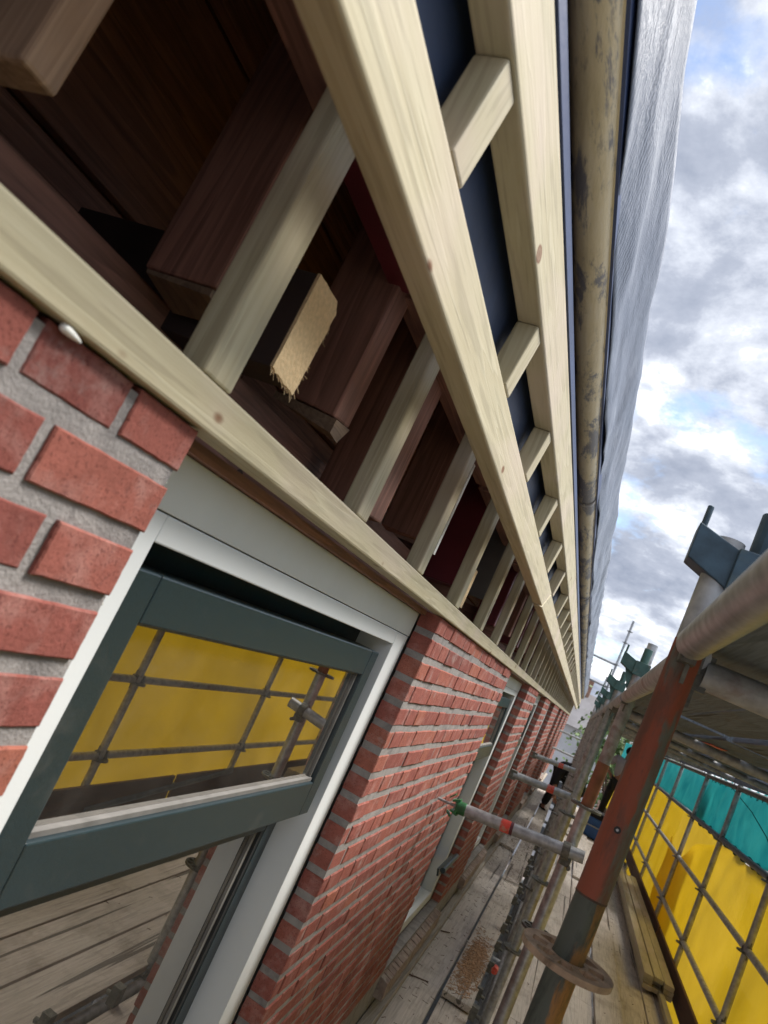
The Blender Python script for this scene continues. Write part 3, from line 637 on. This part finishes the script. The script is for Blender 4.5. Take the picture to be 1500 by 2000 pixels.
# outer standards
outY = [1.95, 3.95, 5.86, 7.76, 9.55, 11.8, 13.8, 15.9, 18.0]
for i, y in enumerate(outY):
    standard(1.5, y, GZ, 0.17, [M_STEELD, M_STEEL], [z for z in (-0.42, -0.90, -1.39)] if y < 12 else [], spans=[(GZ, 0.17, 1 if i in (4, 6) else 0)])
def ledger(p0, p1, mat=M_STEELD, name='ledger', heads=True, r=0.0243, lab=None):
    mb = MB(); mb.tube(p0, p1, r, 20); o = sp_(mb.build(name, mat, smooth=True))
    if lab: o['label'] = lab
    if heads:
        d = (Vector(p1) - Vector(p0)).normalized()
        up = Vector((0, 0, 1)); sd_ = d.cross(up).normalized()
        for p, s in ((Vector(p0), 1), (Vector(p1), -1)):
            hb = MB(); hb.obb(p - d * s * 0.012, d * 0.022, sd_ * 0.012, up * 0.030); hb.obb(p - d * s * 0.008 + sd_ * 0.004, d * 0.004, sd_ * 0.003, up * 0.060)
            hb.build('wedge_head', M_CAST, o)
    return o
for z in (-0.395, -0.88, -1.37, 0.095):
    for a, b in zip(outY[:-1], outY[1:]):
        ledger((1.5, a + 0.045, z), (1.5, b - 0.045, z), M_CAST if z > 0 else M_STEELD if z != -0.395 else M_STEELB, 'guard_rail' if z < 0 else 'ledger')
ledger((0.099, -0.9, 0.178), (0.1015, 1.155, 0.178), M_STEEL, lab='overhead ledger passing close above the camera')
pts = [PY] + [y for x, y in inn]
for a, b in zip(pts[:-1], pts[1:]): ledger((0.118, a + 0.045, 0.178), (0.118, b - 0.045, 0.178), M_STEELD)
for a, b in zip(pts[:6], pts[1:7]): ledger((0.115, a + 0.045, -1.79), (0.115, b - 0.045, -1.79), M_STEELD)
for y in [PY] + outY[1:8]:
    ledger((0.14, y + 0.06, 0.155), (1.45, y + 0.06, 0.155), M_STEELD, 'transom'); ledger((-0.30, y + 0.03, -1.80), (1.45, y + 0.03, -1.80), M_STEELD, 'transom')
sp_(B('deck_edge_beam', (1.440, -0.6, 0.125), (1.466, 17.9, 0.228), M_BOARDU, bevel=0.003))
sp_(B('added_lower_deck', (-0.36, -0.6, -3.72), (1.45, 17.9, -3.68), M_BOARDU))  # deck added below so that the gaps between boards stay dark
# wall tie with green jaw
d0 = Vector((-0.334, 3.10, -0.517)); d1 = Vector((0.188, 3.09, -0.452)); dd = (d1 - d0).normalized(); L = (d1 - d0).length
tm = MB(); tm.tube(d0 + dd * 0.045, d0 + dd * 0.195, 0.0243, 24); tm.tube(d0 + dd * 0.246, d1, 0.0243, 24); tie = sp_(tm.build('wall_tie_tube', M_STEEL, smooth=True)); tie['label'] = 'galvanised tie tube with green jaw end and red band, nearest the camera'
tm = MB(); tm.tube(d0 + dd * 0.195, d0 + dd * 0.234, 0.0249, 24, 0); tm.tube(d0 + dd * 0.234, d0 + dd * 0.246, 0.0249, 24, 1); tm.build('red_band', [M_REDP, M_DRED], tie, smooth=True)
gj = MB(); gj.tube(d0 + dd * 0.012, d0 + dd * 0.048, 0.0262, 24)
up = Vector((0, 0, 1)); sy = dd.cross(up).normalized(); up = sy.cross(dd).normalized()
for s in (-1, 1):
    c_ = d0 + dd * 0.004 + up * s * 0.024
    gj.obb(c_, dd * 0.016 + up * s * 0.006, sy * 0.020, up * 0.004 - dd * s * 0.001); gj.obb(c_ - dd * 0.020 + up * s * 0.012, dd * 0.010 + up * s * 0.009, sy * 0.016, up * 0.0035)
gj.obb(d0 + dd * 0.010, dd * 0.004, sy * 0.022, up * 0.026)
gj.build('green_jaw', M_GREENP, tie, bevel=0.002)
rd = MB(); rd.tube(d0 - dd * 0.075 + up * 0.004, d0 + dd * 0.012, 0.0055, 12); rd.build('threaded_rod', M_STEEL, tie, smooth=True)
cl = MB(); cl.tube(Vector((0.136, 3.07, -0.458)), Vector((0.136, 3.16, -0.458)), 0.012, 12); cl.tube(d1 - dd * 0.085, d1 - dd * 0.055, 0.033, 24); cl.obb((0.130, 3.115, -0.500), (0.020, 0, 0), (0, 0.022, 0), (0, 0, 0.016)); cl.tube((0.150, 3.08, -0.515), (0.150, 3.15, -0.515), 0.008, 10)
cl.build('swivel_coupler', M_CAST, tie, bevel=0.001)
for (y, xa, xb, z) in ((5.1, -0.28, 0.10, -0.47), (7.6, -0.30, 0.10, -0.45), (19.0, -0.9, 0.4, -0.35), (19.0, -0.9, 0.4, -0.80)):
    e = MB(); a = Vector((xa, y, z - 0.02)); b = Vector((xb, y, z + 0.02)); q = (b - a)
    e.tube(a, b, 0.0243, 16); o = sp_(e.build('wall_tie_tube', M_STEEL, smooth=True))
    if y < 9:
        k2 = MB(); k2.tube(a + q * 0.60, a + q * 0.72, 0.0248, 16); k2.build('red_band', M_REDP, o, smooth=True)
        k3 = MB(); k3.obb(a, (0.022, 0, 0), (0, 0.02, 0), (0, 0, 0.03)); k3.build('jaw', M_CAST, o)
# tall light standard at the far end with two rails to the roof edge
fpz = MB(); fpz.tube((0.20, 16.0, -1.7), (0.175, 16.0, 2.44), 0.0243, 16); o = sp_(fpz.build('standard', M_STEEL, smooth=True)); o['label'] = 'tall pale standard rising above the far end of the roof'
for z in (0.94, 1.44, 1.94, 2.2): rosette(0.182, 16.0, z, M_CAST, o)
for z in (0.93, 1.43):
    q = MB(); q.tube((-1.3, 16.0, z + 0.04), (0.18, 16.0, z), 0.0243, 14); sp_(q.build('guard_rail', M_STEEL, smooth=True))
# diagonal at the bottom right corner
ledger((1.46, 3.98, -1.70), (1.46, 5.80, -1.56), M_STEELB, 'brace', heads=False)
# fine clutter of couplers hanging under the inner boards
for i in range(22):
    y = 1.9 + i * 0.42; x = 0.038 + rn(-.006, .008); z = -1.60 - rn(0.0, 0.09)
    q = MB(); q.obb((x, y, z), (0.018, 0, 0), (0, 0.010 + rn(0, .02), 0), (0, 0, 0.035)); q.tube((x - 0.02, y, z), (x + 0.04, y, z - 0.01), 0.010, 10)
    if i == 8: q.tube((x + 0.03, y - 0.03, z), (x + 0.03, y + 0.03, z), 0.022, 12, 1)
    sp_(q.build('board_clip', [M_CAST, M_REDP]))

# ---------------- boards ----------------
board_labels = []
def board(x0, x1, y0, y1, z, mat, label, group, th=0.034, jig=0.0, bands=True):
    mb = MB(); c = rn(-.003, .003)
    n = 6; vs = []; fs = []
    for i in range(n + 1):
        y = y0 + (y1 - y0) * i / n; zz = z + rn(-.002, .002); dx = rn(-.002, .002)
        vs += [(x0 + dx + c, y, zz - th), (x1 + dx + c, y, zz - th), (x1 + dx + c, y, zz), (x0 + dx + c, y, zz)]
    for i in range(n):
        a = 4 * i
        fs += [(a, a + 1, a + 5, a + 4), (a + 1, a + 2, a + 6, a + 5), (a + 2, a + 3, a + 7, a + 6), (a + 3, a, a + 4, a + 7)]
    fs += [(3, 2, 1, 0), (4 * n, 4 * n + 1, 4 * n + 2, 4 * n + 3)]
    mb.add(vs, fs); o = mb.build('scaffold_board', mat, bevel=0.003)
    tag(o, label, 'board', group); return o
FZ = -1.70
ordn = ['first', 'second', 'third', 'fourth', 'fifth', 'sixth', 'seventh']
for (nm, x0, x1) in (('beside the brick wall', -0.350, -0.168), ('beside the standards', -0.150, 0.025)):
    for i, (a, b) in enumerate([(-0.5, 3.6), (3.62, 9.4), (9.3, 13.2), (13.1, 18.0)]) if 'wall' in nm else enumerate([(-0.5, 4.65), (4.52, 10.4), (10.2, 13.5), (13.4, 18.0)]):
        board(x0, x1, a, b, FZ + (0.042 if (i % 2 and 'standards' in nm) or i == 2 else 0.0), M_BOARD, 'dusty narrow board %s, %s length from the camera' % (nm, ordn[i]), 'narrow bracket boards along the wall')
xs = [0.135, 0.345, 0.555, 0.765, 0.975, 1.185]
seams = [(-0.5, 4.9, 9.0, 13.1, 18.0), (-0.5, 4.2, 8.7, 13.0, 18.0), (-0.5, 5.9, 9.9, 14.0, 18.0), (-0.5, 3.1, 8.2, 12.9, 18.0), (-0.5, 5.0, 8.8, 12.7, 18.0), (-0.5, 4.8, 8.9, 13.1, 18.0)]
for j, x in enumerate(xs):
    for i in range(4):
        board(x, x + 0.202, seams[j][i] + 0.004, seams[j][i + 1] - 0.004, FZ - 0.02 + (0.030 if (i + j) % 5 == 4 else 0), M_BOARD,
              'walkway board, %s row from the inner standards, %s length from the camera' % (ordn[j], ordn[i]), 'walkway floor boards')
for j, x in enumerate(xs):
    for i, (a, b) in enumerate([(-0.6, 3.4), (3.42, 8.2), (8.22, 13.0), (13.02, 18.0)]):
        if j == 0 and i == 0: pass
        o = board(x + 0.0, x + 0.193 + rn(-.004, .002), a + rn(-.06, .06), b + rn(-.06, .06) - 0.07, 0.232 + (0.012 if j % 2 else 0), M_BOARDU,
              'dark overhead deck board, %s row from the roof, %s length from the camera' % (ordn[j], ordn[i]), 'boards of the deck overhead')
        if (j, i) in ((3, 1), (2, 1), (5, 1)):
            pm = MB(); yb = {(3, 1): 5.5, (2, 1): 4.4, (5, 1): 7.5}[(j, i)]
            n = 18; ring = [(x + 0.1 + (0.055 + rn(-.02, .02)) * math.cos(q * 2 * math.pi / n), yb + (0.30 + rn(-.1, .1)) * math.sin(q * 2 * math.pi / n), 0.232 + (0.012 if j % 2 else 0) - 0.0385) for q in range(n)]
            pm.add(ring + [(a_[0], a_[1], a_[2] + 0.003) for a_ in ring], [tuple(range(n))] + [(q, (q + 1) % n, n + (q + 1) % n, n + q) for q in range(n)]); pm.build('red_paint_mark', M_REDP, o)
# toe boards
for i, (a, b) in enumerate([(1.0, 4.9), (4.95, 8.8), (8.85, 12.6), (12.65, 17)]):
    o = B('toe_board', (1.452, a, FZ - 0.02), (1.474, b, FZ + 0.155), M_TOE, bevel=0.002)
    tag(o, 'reddish brown toe board along the outer rail, %s one from the camera' % ordn[i], 'toe board', 'toe boards along the outer rail')
# stack of new timber
lab = {}
for lvl in range(3):
    for q in range(3):
        x = 1.165 + q * 0.083 + rn(-.004, .004) - lvl * 0.004; z = FZ + 0.012 + lvl * 0.039
        y0 = 6.95 + rn(-.03, .03) + (0.12 if lvl == 1 and q == 1 else 0); y1 = 11.35 + rn(-.1, .1)
        o = B('timber_batten', (x, y0, z), (x + 0.076, y1, z + 0.036), MW[1], bevel=0.003)
        tag(o, 'new pale batten, %s layer of the stack, %s from the walkway side' % (['bottom', 'middle', 'top'][lvl], ordn[q]), 'batten', 'stacked new battens')
o = B('timber_batten', (1.30, 4.2, FZ + 0.012), (1.345, 7.4, FZ + 0.045), MW[1], bevel=0.003); tag(o, 'single loose pale batten lying nearer than the stack along the toe board', 'batten')
# litter
sh = MB()
for i in range(1500):
    y = random.gauss(5.15, 0.28); x = random.gauss(-0.062, 0.040)
    if not (-0.142 < x < 0.018 and y > 4.56): continue
    z = FZ + 0.045 + rn(0.0, 0.004); a = rn(0, 6.28); l = rn(.003, .014); wd_ = rn(.001, .004)
    sh.obb((x, y, z), (l * math.cos(a), l * math.sin(a) * 1.6, rn(-.002, .003)), (-wd_ * math.sin(a), wd_ * math.cos(a), 0), (0, 0, 0.0008))
tag(sh.build('wood_shavings', M_SHAV), 'orange brown wood shavings heaped on the narrow board', 'shavings', kind='stuff')
lt = MB()
for i in range(1500):
    y = rn(3, 15) if rn(0, 1) < .5 else random.gauss(10.2, 0.9); x = rn(-0.345, 0.02) if rn(0, 1) < .75 else rn(0.14, 1.3)
    if -0.168 < x < -0.15: continue
    z = FZ + 0.0455 if x < 0.03 else FZ + 0.012
    a = rn(0, 6.28); l = rn(.004, .018); lt.obb((x, y, z), (l * math.cos(a), l * math.sin(a), 0), (-.0012 * math.sin(a), .0012 * math.cos(a), 0), (0, 0, .0008))
for (x, y, l) in ((-0.30, 4.55, 0.06), (-0.315, 5.5, 0.03)):
    lt.obb((x, y, FZ + 0.01), (l, 0.02, 0.004), (0, 0.004, 0), (0, 0, 0.003))
tag(lt.build('bark_litter', M_DIRT), 'dark bark chips and grit strewn over the scaffold boards', 'litter', kind='stuff')

# ---------------- sheets and nets ----------------
def sheet(name, x, ys, zlo, zhi, mat, amp, label, cat, nz_=18, ny=160, seed=0.0, fringe=False):
    bm = bmesh.new(); g = []
    for i in range(ny + 1):
        f = i / ny; y = ys[0] + (ys[1] - ys[0]) * f; r_ = []
        a, b = zlo(y), zhi(y)
        for j in range(nz_ + 1):
            h = j / nz_; z = a + (b - a) * h
            xx = x + amp * nz.noise(Vector((y * 0.9 + h, z * 0.8, seed))) + amp * 0.5 * nz.noise(Vector((y * 2.5 + z * 1.2, z * 0.4, seed + 8))) + amp * 0.35 * nz.noise(Vector((y * 4, z * 3, seed + 4)))
            r_.append(bm.verts.new((xx, y, z)))
        g.append(r_)
    for i in range(ny):
        for j in range(nz_): bm.faces.new((g[i][j], g[i + 1][j], g[i + 1][j + 1], g[i][j + 1])).smooth = True
    me_ = bpy.data.meshes.new(name); bm.to_mesh(me_); bm.free(); me_.materials.append(mat)
    o = bpy.data.objects.new(name, me_); C.objects.link(o); tag(o, label, cat); s = o.modifiers.new('Solidify', 'SOLIDIFY'); s.thickness = 0.002; return o
def ytop(y):
    t = -0.435 + 0.012 * math.sin(y * 7)
    if y > 8.0: t -= 0.42 * min(1, (y - 8.0) / 1.9) - 0.05 * math.sin(y * 3)
    return t
sheet('yellow_sheet', 1.57, (-0.6, 10.9), lambda y: -2.1, ytop, M_YEL, 0.045, 'bright yellow debris sheet behind the outer rails, its far top corner drooping', 'debris sheet', seed=1)
sheet('yellow_sheet', 1.75, (9.2, 30.0), lambda y: -2.2, lambda y: -0.45 + 0.01 * math.sin(y * 5), M_YEL, 0.03, 'yellow debris sheet at the far end of the scaffold, seen between the standards', 'debris sheet', seed=7, ny=100)
def tlow(y): return -0.42 + 0.022 * math.sin(y * 5.1) + 0.012 * math.sin(y * 13)
tn = sheet('teal_net', 1.585, (-0.6, 9.9), tlow, lambda y: 0.125 + 0.012 * math.sin(y * 17), M_TEAL, 0.045, 'teal safety net stretched above the yellow sheet under the upper deck', 'safety net', seed=3)
tn2 = sheet('teal_net', 1.72, (9.6, 30.0), lambda y: -0.42, lambda y: 0.12, M_TEAL, 0.03, 'paler teal safety net at the far end of the scaffold', 'safety net', seed=9, ny=100)
hm = MB(); pp = [(1.565 + 0.012 * math.sin(i * 1.1), 3.2 + i * 0.12, -0.415 + 0.014 * math.sin(i * 2.3)) for i in range(54)]
for a, b in zip(pp[:-1], pp[1:]): hm.tube(a, b, 0.020 + rn(-.006, .010), 10, cap=False)
hm.build('rolled_hem', M_TEALD, tn, smooth=True)
fr_ = MB()
for i in range(90):
    y = rn(3.6, 10); fr_.tube((1.56, y, 0.10), (1.56 + rn(-.02, .02), y + rn(-.05, .05), 0.10 - rn(.01, .045)), 0.0035, 5)
fr_.build('lashing', M_TEALD, tn)
cb2 = MB(); cb2.pipe([(1.56, 8.6, 0.10), (1.56, 7.3, -0.05), (1.56, 6.6, -0.17), (1.56, 6.2, -0.27)], 0.004, 6); cb2.build('net_cord', M_TEALD, tn)

# ---------------- people and far items ----------------
def skin(name, verts, edges, radii, mat, parent, sub=2):
    me_ = bpy.data.meshes.new(name); me_.from_pydata(verts, edges, []); me_.materials.append(mat)
    o = bpy.data.objects.new(name, me_); C.objects.link(o); o.parent = parent
    s = o.modifiers.new('Skin', 'SKIN')
    for i, r in enumerate(radii):
        rr_ = r if isinstance(r, tuple) else (r, r); me_.skin_vertices[0].data[i].radius = rr_
    me_.skin_vertices[0].data[0].use_root = True
    o.modifiers.new('Subdivision', 'SUBSURF').levels = sub; o.modifiers[-1].render_levels = sub
    for p in me_.polygons: p.use_smooth = True
    s.use_smooth_shade = True
    return o
def hand(vs, es, rs, wi, d, pr_):
    """palm and five bent fingers grown from wrist index wi in direction d"""
    d = Vector(d).normalized(); s = Vector(pr_).normalized(); w_ = Vector(vs[wi])
    pi = len(vs); vs.append(tuple(w_ + d * 0.05)); es.append((wi, pi)); rs.append(0.026)
    n_ = d.cross(s)
    for k, (o_, l) in enumerate(((-0.03, .065), (-0.010, .075), (0.010, .070), (0.028, .055))):
        a = len(vs); vs.append(tuple(w_ + d * 0.085 + s * o_)); es.append((pi, a)); rs.append(0.010)
        vs.append(tuple(w_ + d * (0.085 + l * .6) + s * o_ + n_ * 0.012)); es.append((a, a + 1)); rs.append(0.009)
        vs.append(tuple(w_ + d * (0.085 + l * .8) + s * o_ + n_ * 0.035)); es.append((a + 1, a + 2)); rs.append(0.008)
    a = len(vs); vs.append(tuple(w_ + d * 0.045 - s * 0.045)); es.append((pi, a)); rs.append(0.012)
    vs.append(tuple(w_ + d * 0.075 - s * 0.06 + n_ * 0.01)); es.append((a, a + 1)); rs.append(0.010)
def person(label, loc, J, shirt, trousers, hairm, rotz=0.0, sleeve=0.7):
    e = empty('person', label, 'person', loc); e.rotation_euler = (0, 0, rotz)
    vs = [J['pelvis'], J['chest'], J['neck'], J['head'], J['top'], J['sl'], J['el'], J['wl'], J['sr'], J['er'], J['wr'], J['hl'], J['kl'], J['al'], J['tl'], J['hr'], J['kr'], J['ar'], J['tr']]
    es = [(0, 1), (1, 2), (2, 3), (3, 4), (1, 5), (5, 6), (6, 7), (1, 8), (8, 9), (9, 10), (0, 11), (11, 12), (12, 13), (13, 14), (0, 15), (15, 16), (16, 17), (17, 18)]
    rs = [.125, .135, .058, .088, .07, .058, .042, .028, .058, .042, .028, .085, .058, .042, .032, .085, .058, .042, .032]
    hd = Vector(J['head']); fwd = Vector(J.get('face', (0, -1, 0)))
    hand(vs, es, rs, 7, Vector(J['wl']) - Vector(J['el']), (1, 0, 0)); hand(vs, es, rs, 10, Vector(J['wr']) - Vector(J['er']), (1, 0, 0))
    vs.append(tuple(hd + fwd * 0.10)); es.append((3, len(vs) - 1)); rs.append(0.016)       # nose
    skin('body', vs, es, rs, M_SKIN, e)
    def mid(a, b, f): return tuple(Vector(a) * (1 - f) + Vector(b) * f)
    v = [J['pelvis'], J['chest'], mid(J['chest'], J['neck'], .7), J['sl'], mid(J['sl'], J['el'], sleeve), J['sr'], mid(J['sr'], J['er'], sleeve)]
    skin('shirt', v, [(0, 1), (1, 2), (1, 3), (3, 4), (1, 5), (5, 6)], [.165, .185, .085, .09, .07, .09, .07], shirt, e)
    v = [J['pelvis'], J['hl'], J['kl'], mid(J['kl'], J['al'], .9), J['hr'], J['kr'], mid(J['kr'], J['ar'], .9)]
    skin('trousers', v, [(0, 1), (1, 2), (2, 3), (0, 4), (4, 5), (5, 6)], [.146, .104, .078, .066, .104, .078, .066], trousers, e)
    hm_ = bmesh.new(); bmesh.ops.create_icosphere(hm_, subdivisions=3, radius=0.104)
    for q in hm_.verts:
        q.co = Vector((q.co.x * .92, q.co.y, q.co.z * 1.0)) + hd - fwd * 0.022 + (Vector(J['top']) - hd).normalized() * 0.03
    mh = bpy.data.meshes.new('hair'); hm_.to_mesh(mh); hm_.free(); mh.materials.append(hairm)
    for q in mh.polygons: q.use_smooth = True
    ho = bpy.data.objects.new('hair', mh); C.objects.link(ho); ho.parent = e
    for a, t_ in (('al', 'tl'), ('ar', 'tr')):
        sm_ = MB(); A = Vector(J[a]); T = Vector(J[t_]); sm_.tube(A + Vector((0, 0, .02)), A - Vector((0, 0, .055)), .05, 12); sm_.tube(A - Vector((0, 0, .025)), T - Vector((0, 0, .0)), .046, 12, r1=.034)
        sm_.build('shoe', M_BLKCLOTH, e, smooth=True)
    return e
J1 = dict(pelvis=(0, 0, .78), chest=(0.02, -0.32, .93), neck=(0.03, -0.50, .92), head=(0.04, -0.60, .86), top=(0.05, -0.70, .80), face=(0, -0.3, -0.95),
          sl=(-.19, -.36, .90), el=(-.24, -.42, .62), wl=(-.18, -.50, .40), sr=(.21, -.36, .90), er=(.27, -.40, .62), wr=(.22, -.50, .40),
          hl=(-.10, .02, .76), kl=(-.13, -.14, .44), al=(-.12, .04, .08), tl=(-.13, -.14, .04), hr=(.10, .02, .76), kr=(.14, -.14, .44), ar=(.13, .04, .08), tr=(.14, -.14, .04))
person('person in black clothes bending over at the far end of the narrow boards', (0.02, 14.2, FZ), J1, M_BLKCLOTH, M_BLKCLOTH, M_BLKCLOTH, R(20), 1.3)
J2 = dict(pelvis=(0, 0, .93), chest=(0, 0, 1.28), neck=(0, 0, 1.48), head=(0, -0.02, 1.60), top=(0, 0, 1.70), face=(0, -1, 0),
          sl=(-.19, 0, 1.40), el=(-.37, .03, 1.17), wl=(-.20, -.05, 1.02), sr=(.19, 0, 1.40), er=(.37, .03, 1.17), wr=(.20, -.05, 1.02),
          hl=(-.10, 0, .90), kl=(-.12, -.02, .50), al=(-.13, .02, .09), tl=(-.14, -.15, .04), hr=(.10, 0, .90), kr=(.12, -.02, .50), ar=(.13, .02, .09), tr=(.14, -.15, .04))
person('person in pale shirt with hand on hip standing behind the orange standard', (1.10, 16.6, FZ), J2, M_LILAC, M_BLKCLOTH, M_BLKCLOTH, 0)
bc = empty('tool_crate', 'blue plastic crate with black lid on the walkway in front of the yellow sheet', 'crate', (0.82, 14.2, FZ))
cm = MB(); cm.hexa([(-.19, -.2, 0), (.19, -.2, 0), (.19, .2, 0), (-.19, .2, 0), (-.23, -.24, .34), (.23, -.24, .34), (.23, .24, .34), (-.23, .24, .34)]); cm.build('tub', M_BLUE, bc, bevel=0.01)
B('lid', (-.24, -.25, .3405), (.24, .25, .44), M_BLKCLOTH, bc, bevel=0.01)
cm = MB(); cm.tube((-.2, -.26, .2), (.2, -.26, .2), .012, 8); cm.build('handle', M_STEEL, bc)

# ---------------- houses across the street and at the end ----------------
M_HB = simple('buff_facade', (0.68, 0.62, 0.52), 0.9, nscale=2, var=0.1)
M_HW = simple('white_facade', (0.62, 0.63, 0.66), 0.8, nscale=2, var=0.08)
M_HG = simple('window_dark', (0.05, 0.06, 0.07), 0.2, nscale=2)
M_RT = simple('grey_roof_tiles', (0.16, 0.155, 0.165), 0.85, nscale=1.5, var=0.2, bs=0.6, bscale=8)
M_BR2 = simple('brown_brick_facade', (0.28, 0.16, 0.11), 0.9, nscale=3, var=0.2)
def house_at(x, y, wdt, wall_m, label, flip=False, roof_h=2.6, zt=-1.5, dep=7.0):
    e = empty('row_house', label, 'house', (x, y, GZ), 'houses across the street')
    w_ = MB(); w_.box((0, 0, 0), (dep, wdt - 0.02, zt - GZ)); w_.build('wall', wall_m, e)
    H = zt - GZ; r = MB(); r.add([(-0.35, -0.01, H + .004), (dep + .35, -0.01, H + .004), (dep / 2, -0.01, H + roof_h), (-0.35, wdt - .01, H + .004), (dep + .35, wdt - .01, H + .004), (dep / 2, wdt - .01, H + roof_h)], [(0, 2, 1), (3, 4, 5), (0, 3, 5, 2), (1, 2, 5, 4), (0, 1, 4, 3)]); r.build('roof', M_RT, e)
    g = MB(); g.box((-0.45, 0.01, H - 0.12), (-0.352, wdt - 0.03, H + 0.03)); g.build('gutter', M_WHITE, e)
    for zf in (0.9, 3.7):
        for yy in (0.7, wdt / 2 + 0.4):
            ww = wdt / 2 - 1.2
            f = MB(); f.box((-0.04, yy, zf), (0.0, yy + ww, zf + 1.6)); fo_ = f.build('window', M_WHITE, e)
            for q in range(2):
                a = yy + 0.07 + q * (ww - 0.05) / 2; p = MB(); p.box((-0.046, a, zf + 0.08), (-0.0405, a + (ww - 0.07) / 2 - 0.09, zf + 1.52)); p.build('pane', M_HG, fo_)
            s = MB(); s.box((-0.12, yy - 0.06, zf - 0.10), (-0.001, yy + ww + 0.06, zf - 0.02)); s.build('sill', M_WHITE, fo_)
    return e
for i in range(8):
    house_at(8.0, -14 + i * 6.0, 6.0, [M_HB, M_HW, M_HB][i % 3], '%s terraced house across the street, %s along the row' % (['buff rendered', 'white rendered', 'buff rendered'][i % 3], (ordn + ['eighth'])[i]), dep=7.0)
def end_house(x, y, wdt, hgt, wm, label):
    e = empty('end_house', label, 'house', (x, y, GZ))
    a = MB(); a.box((0, 0, 0), (wdt, 6, hgt)); a.build('wall', wm, e)
    r = MB(); r.add([(-.3, -.4, hgt + .004), (wdt + .3, -.4, hgt + .004), (wdt + .3, 6.4, hgt + .004), (-.3, 6.4, hgt + .004), (-.3, 3, hgt + 2.2), (wdt + .3, 3, hgt + 2.2)], [(0, 1, 5, 4), (3, 4, 5, 2), (0, 4, 3), (1, 2, 5), (0, 3, 2, 1)]); r.build('roof', M_RT, e)
    for zf in (0.8, 3.4):
        for q in range(int(wdt / 2.2)):
            xx = 0.5 + q * 2.2; f = MB(); f.box((xx, -0.05, zf), (xx + 1.3, 0.0, zf + 1.5)); fo_ = f.build('window', M_WHITE, e)
            p = MB(); p.box((xx + .1, -0.056, zf + .1), (xx + 1.2, -0.0505, zf + 1.4)); p.build('pane', M_HG, fo_)
    for q in range(2):
        c_ = MB(); c_.box((wdt * (.25 + .45 * q), 2.6, hgt + 1.5), (wdt * (.25 + .45 * q) + .6, 3.3, hgt + 3.0)); c_.build('chimney', M_BR2, e)
end_house(-7.5, 44, 9.5, 7.9, M_HW, 'white rendered house with grey roof closing the view at the street end')
end_house(3.0, 52, 4.6, 8.2, M_BR2, 'brown brick house further off beyond the white rendered one')
# tree at the street end
tr = empty('tree', 'small green leafy tree beside the far white house', 'tree', (2.6, 40, GZ)); tr.scale = (1.3, 1.3, 1.5)
tk = MB(); tk.tube((0, 0, 0), (.1, 0, 3.0), .16, 12, r1=.10)
for q in range(7): a = q * .9; tk.tube((.1, 0, 2.4 + .12 * q), (.1 + 1.1 * math.cos(a), 1.1 * math.sin(a), 4.2 + .25 * q), .06, 8, r1=.02)
tk.build('trunk', M_DIRT, tr, smooth=True)
cw = MB()
for i in range(4200):
    c_ = Vector((random.gauss(0, .9), random.gauss(0, .9), random.gauss(4.9, .85)))
    if nz.noise(c_ * 1.1) < -0.12: continue
    a = Vector((rn(-1, 1), rn(-1, 1), rn(-1, 1))).normalized() * .11; b = a.orthogonal().normalized() * .07
    cw.add([c_ - a, c_ - b, c_ + a, c_ + b], [(0, 1, 2, 3)])
cw.build('crown', simple('leaf_green', (0.075, 0.13, 0.03), 0.7, nscale=1.2, var=0.5, bs=0), tr)
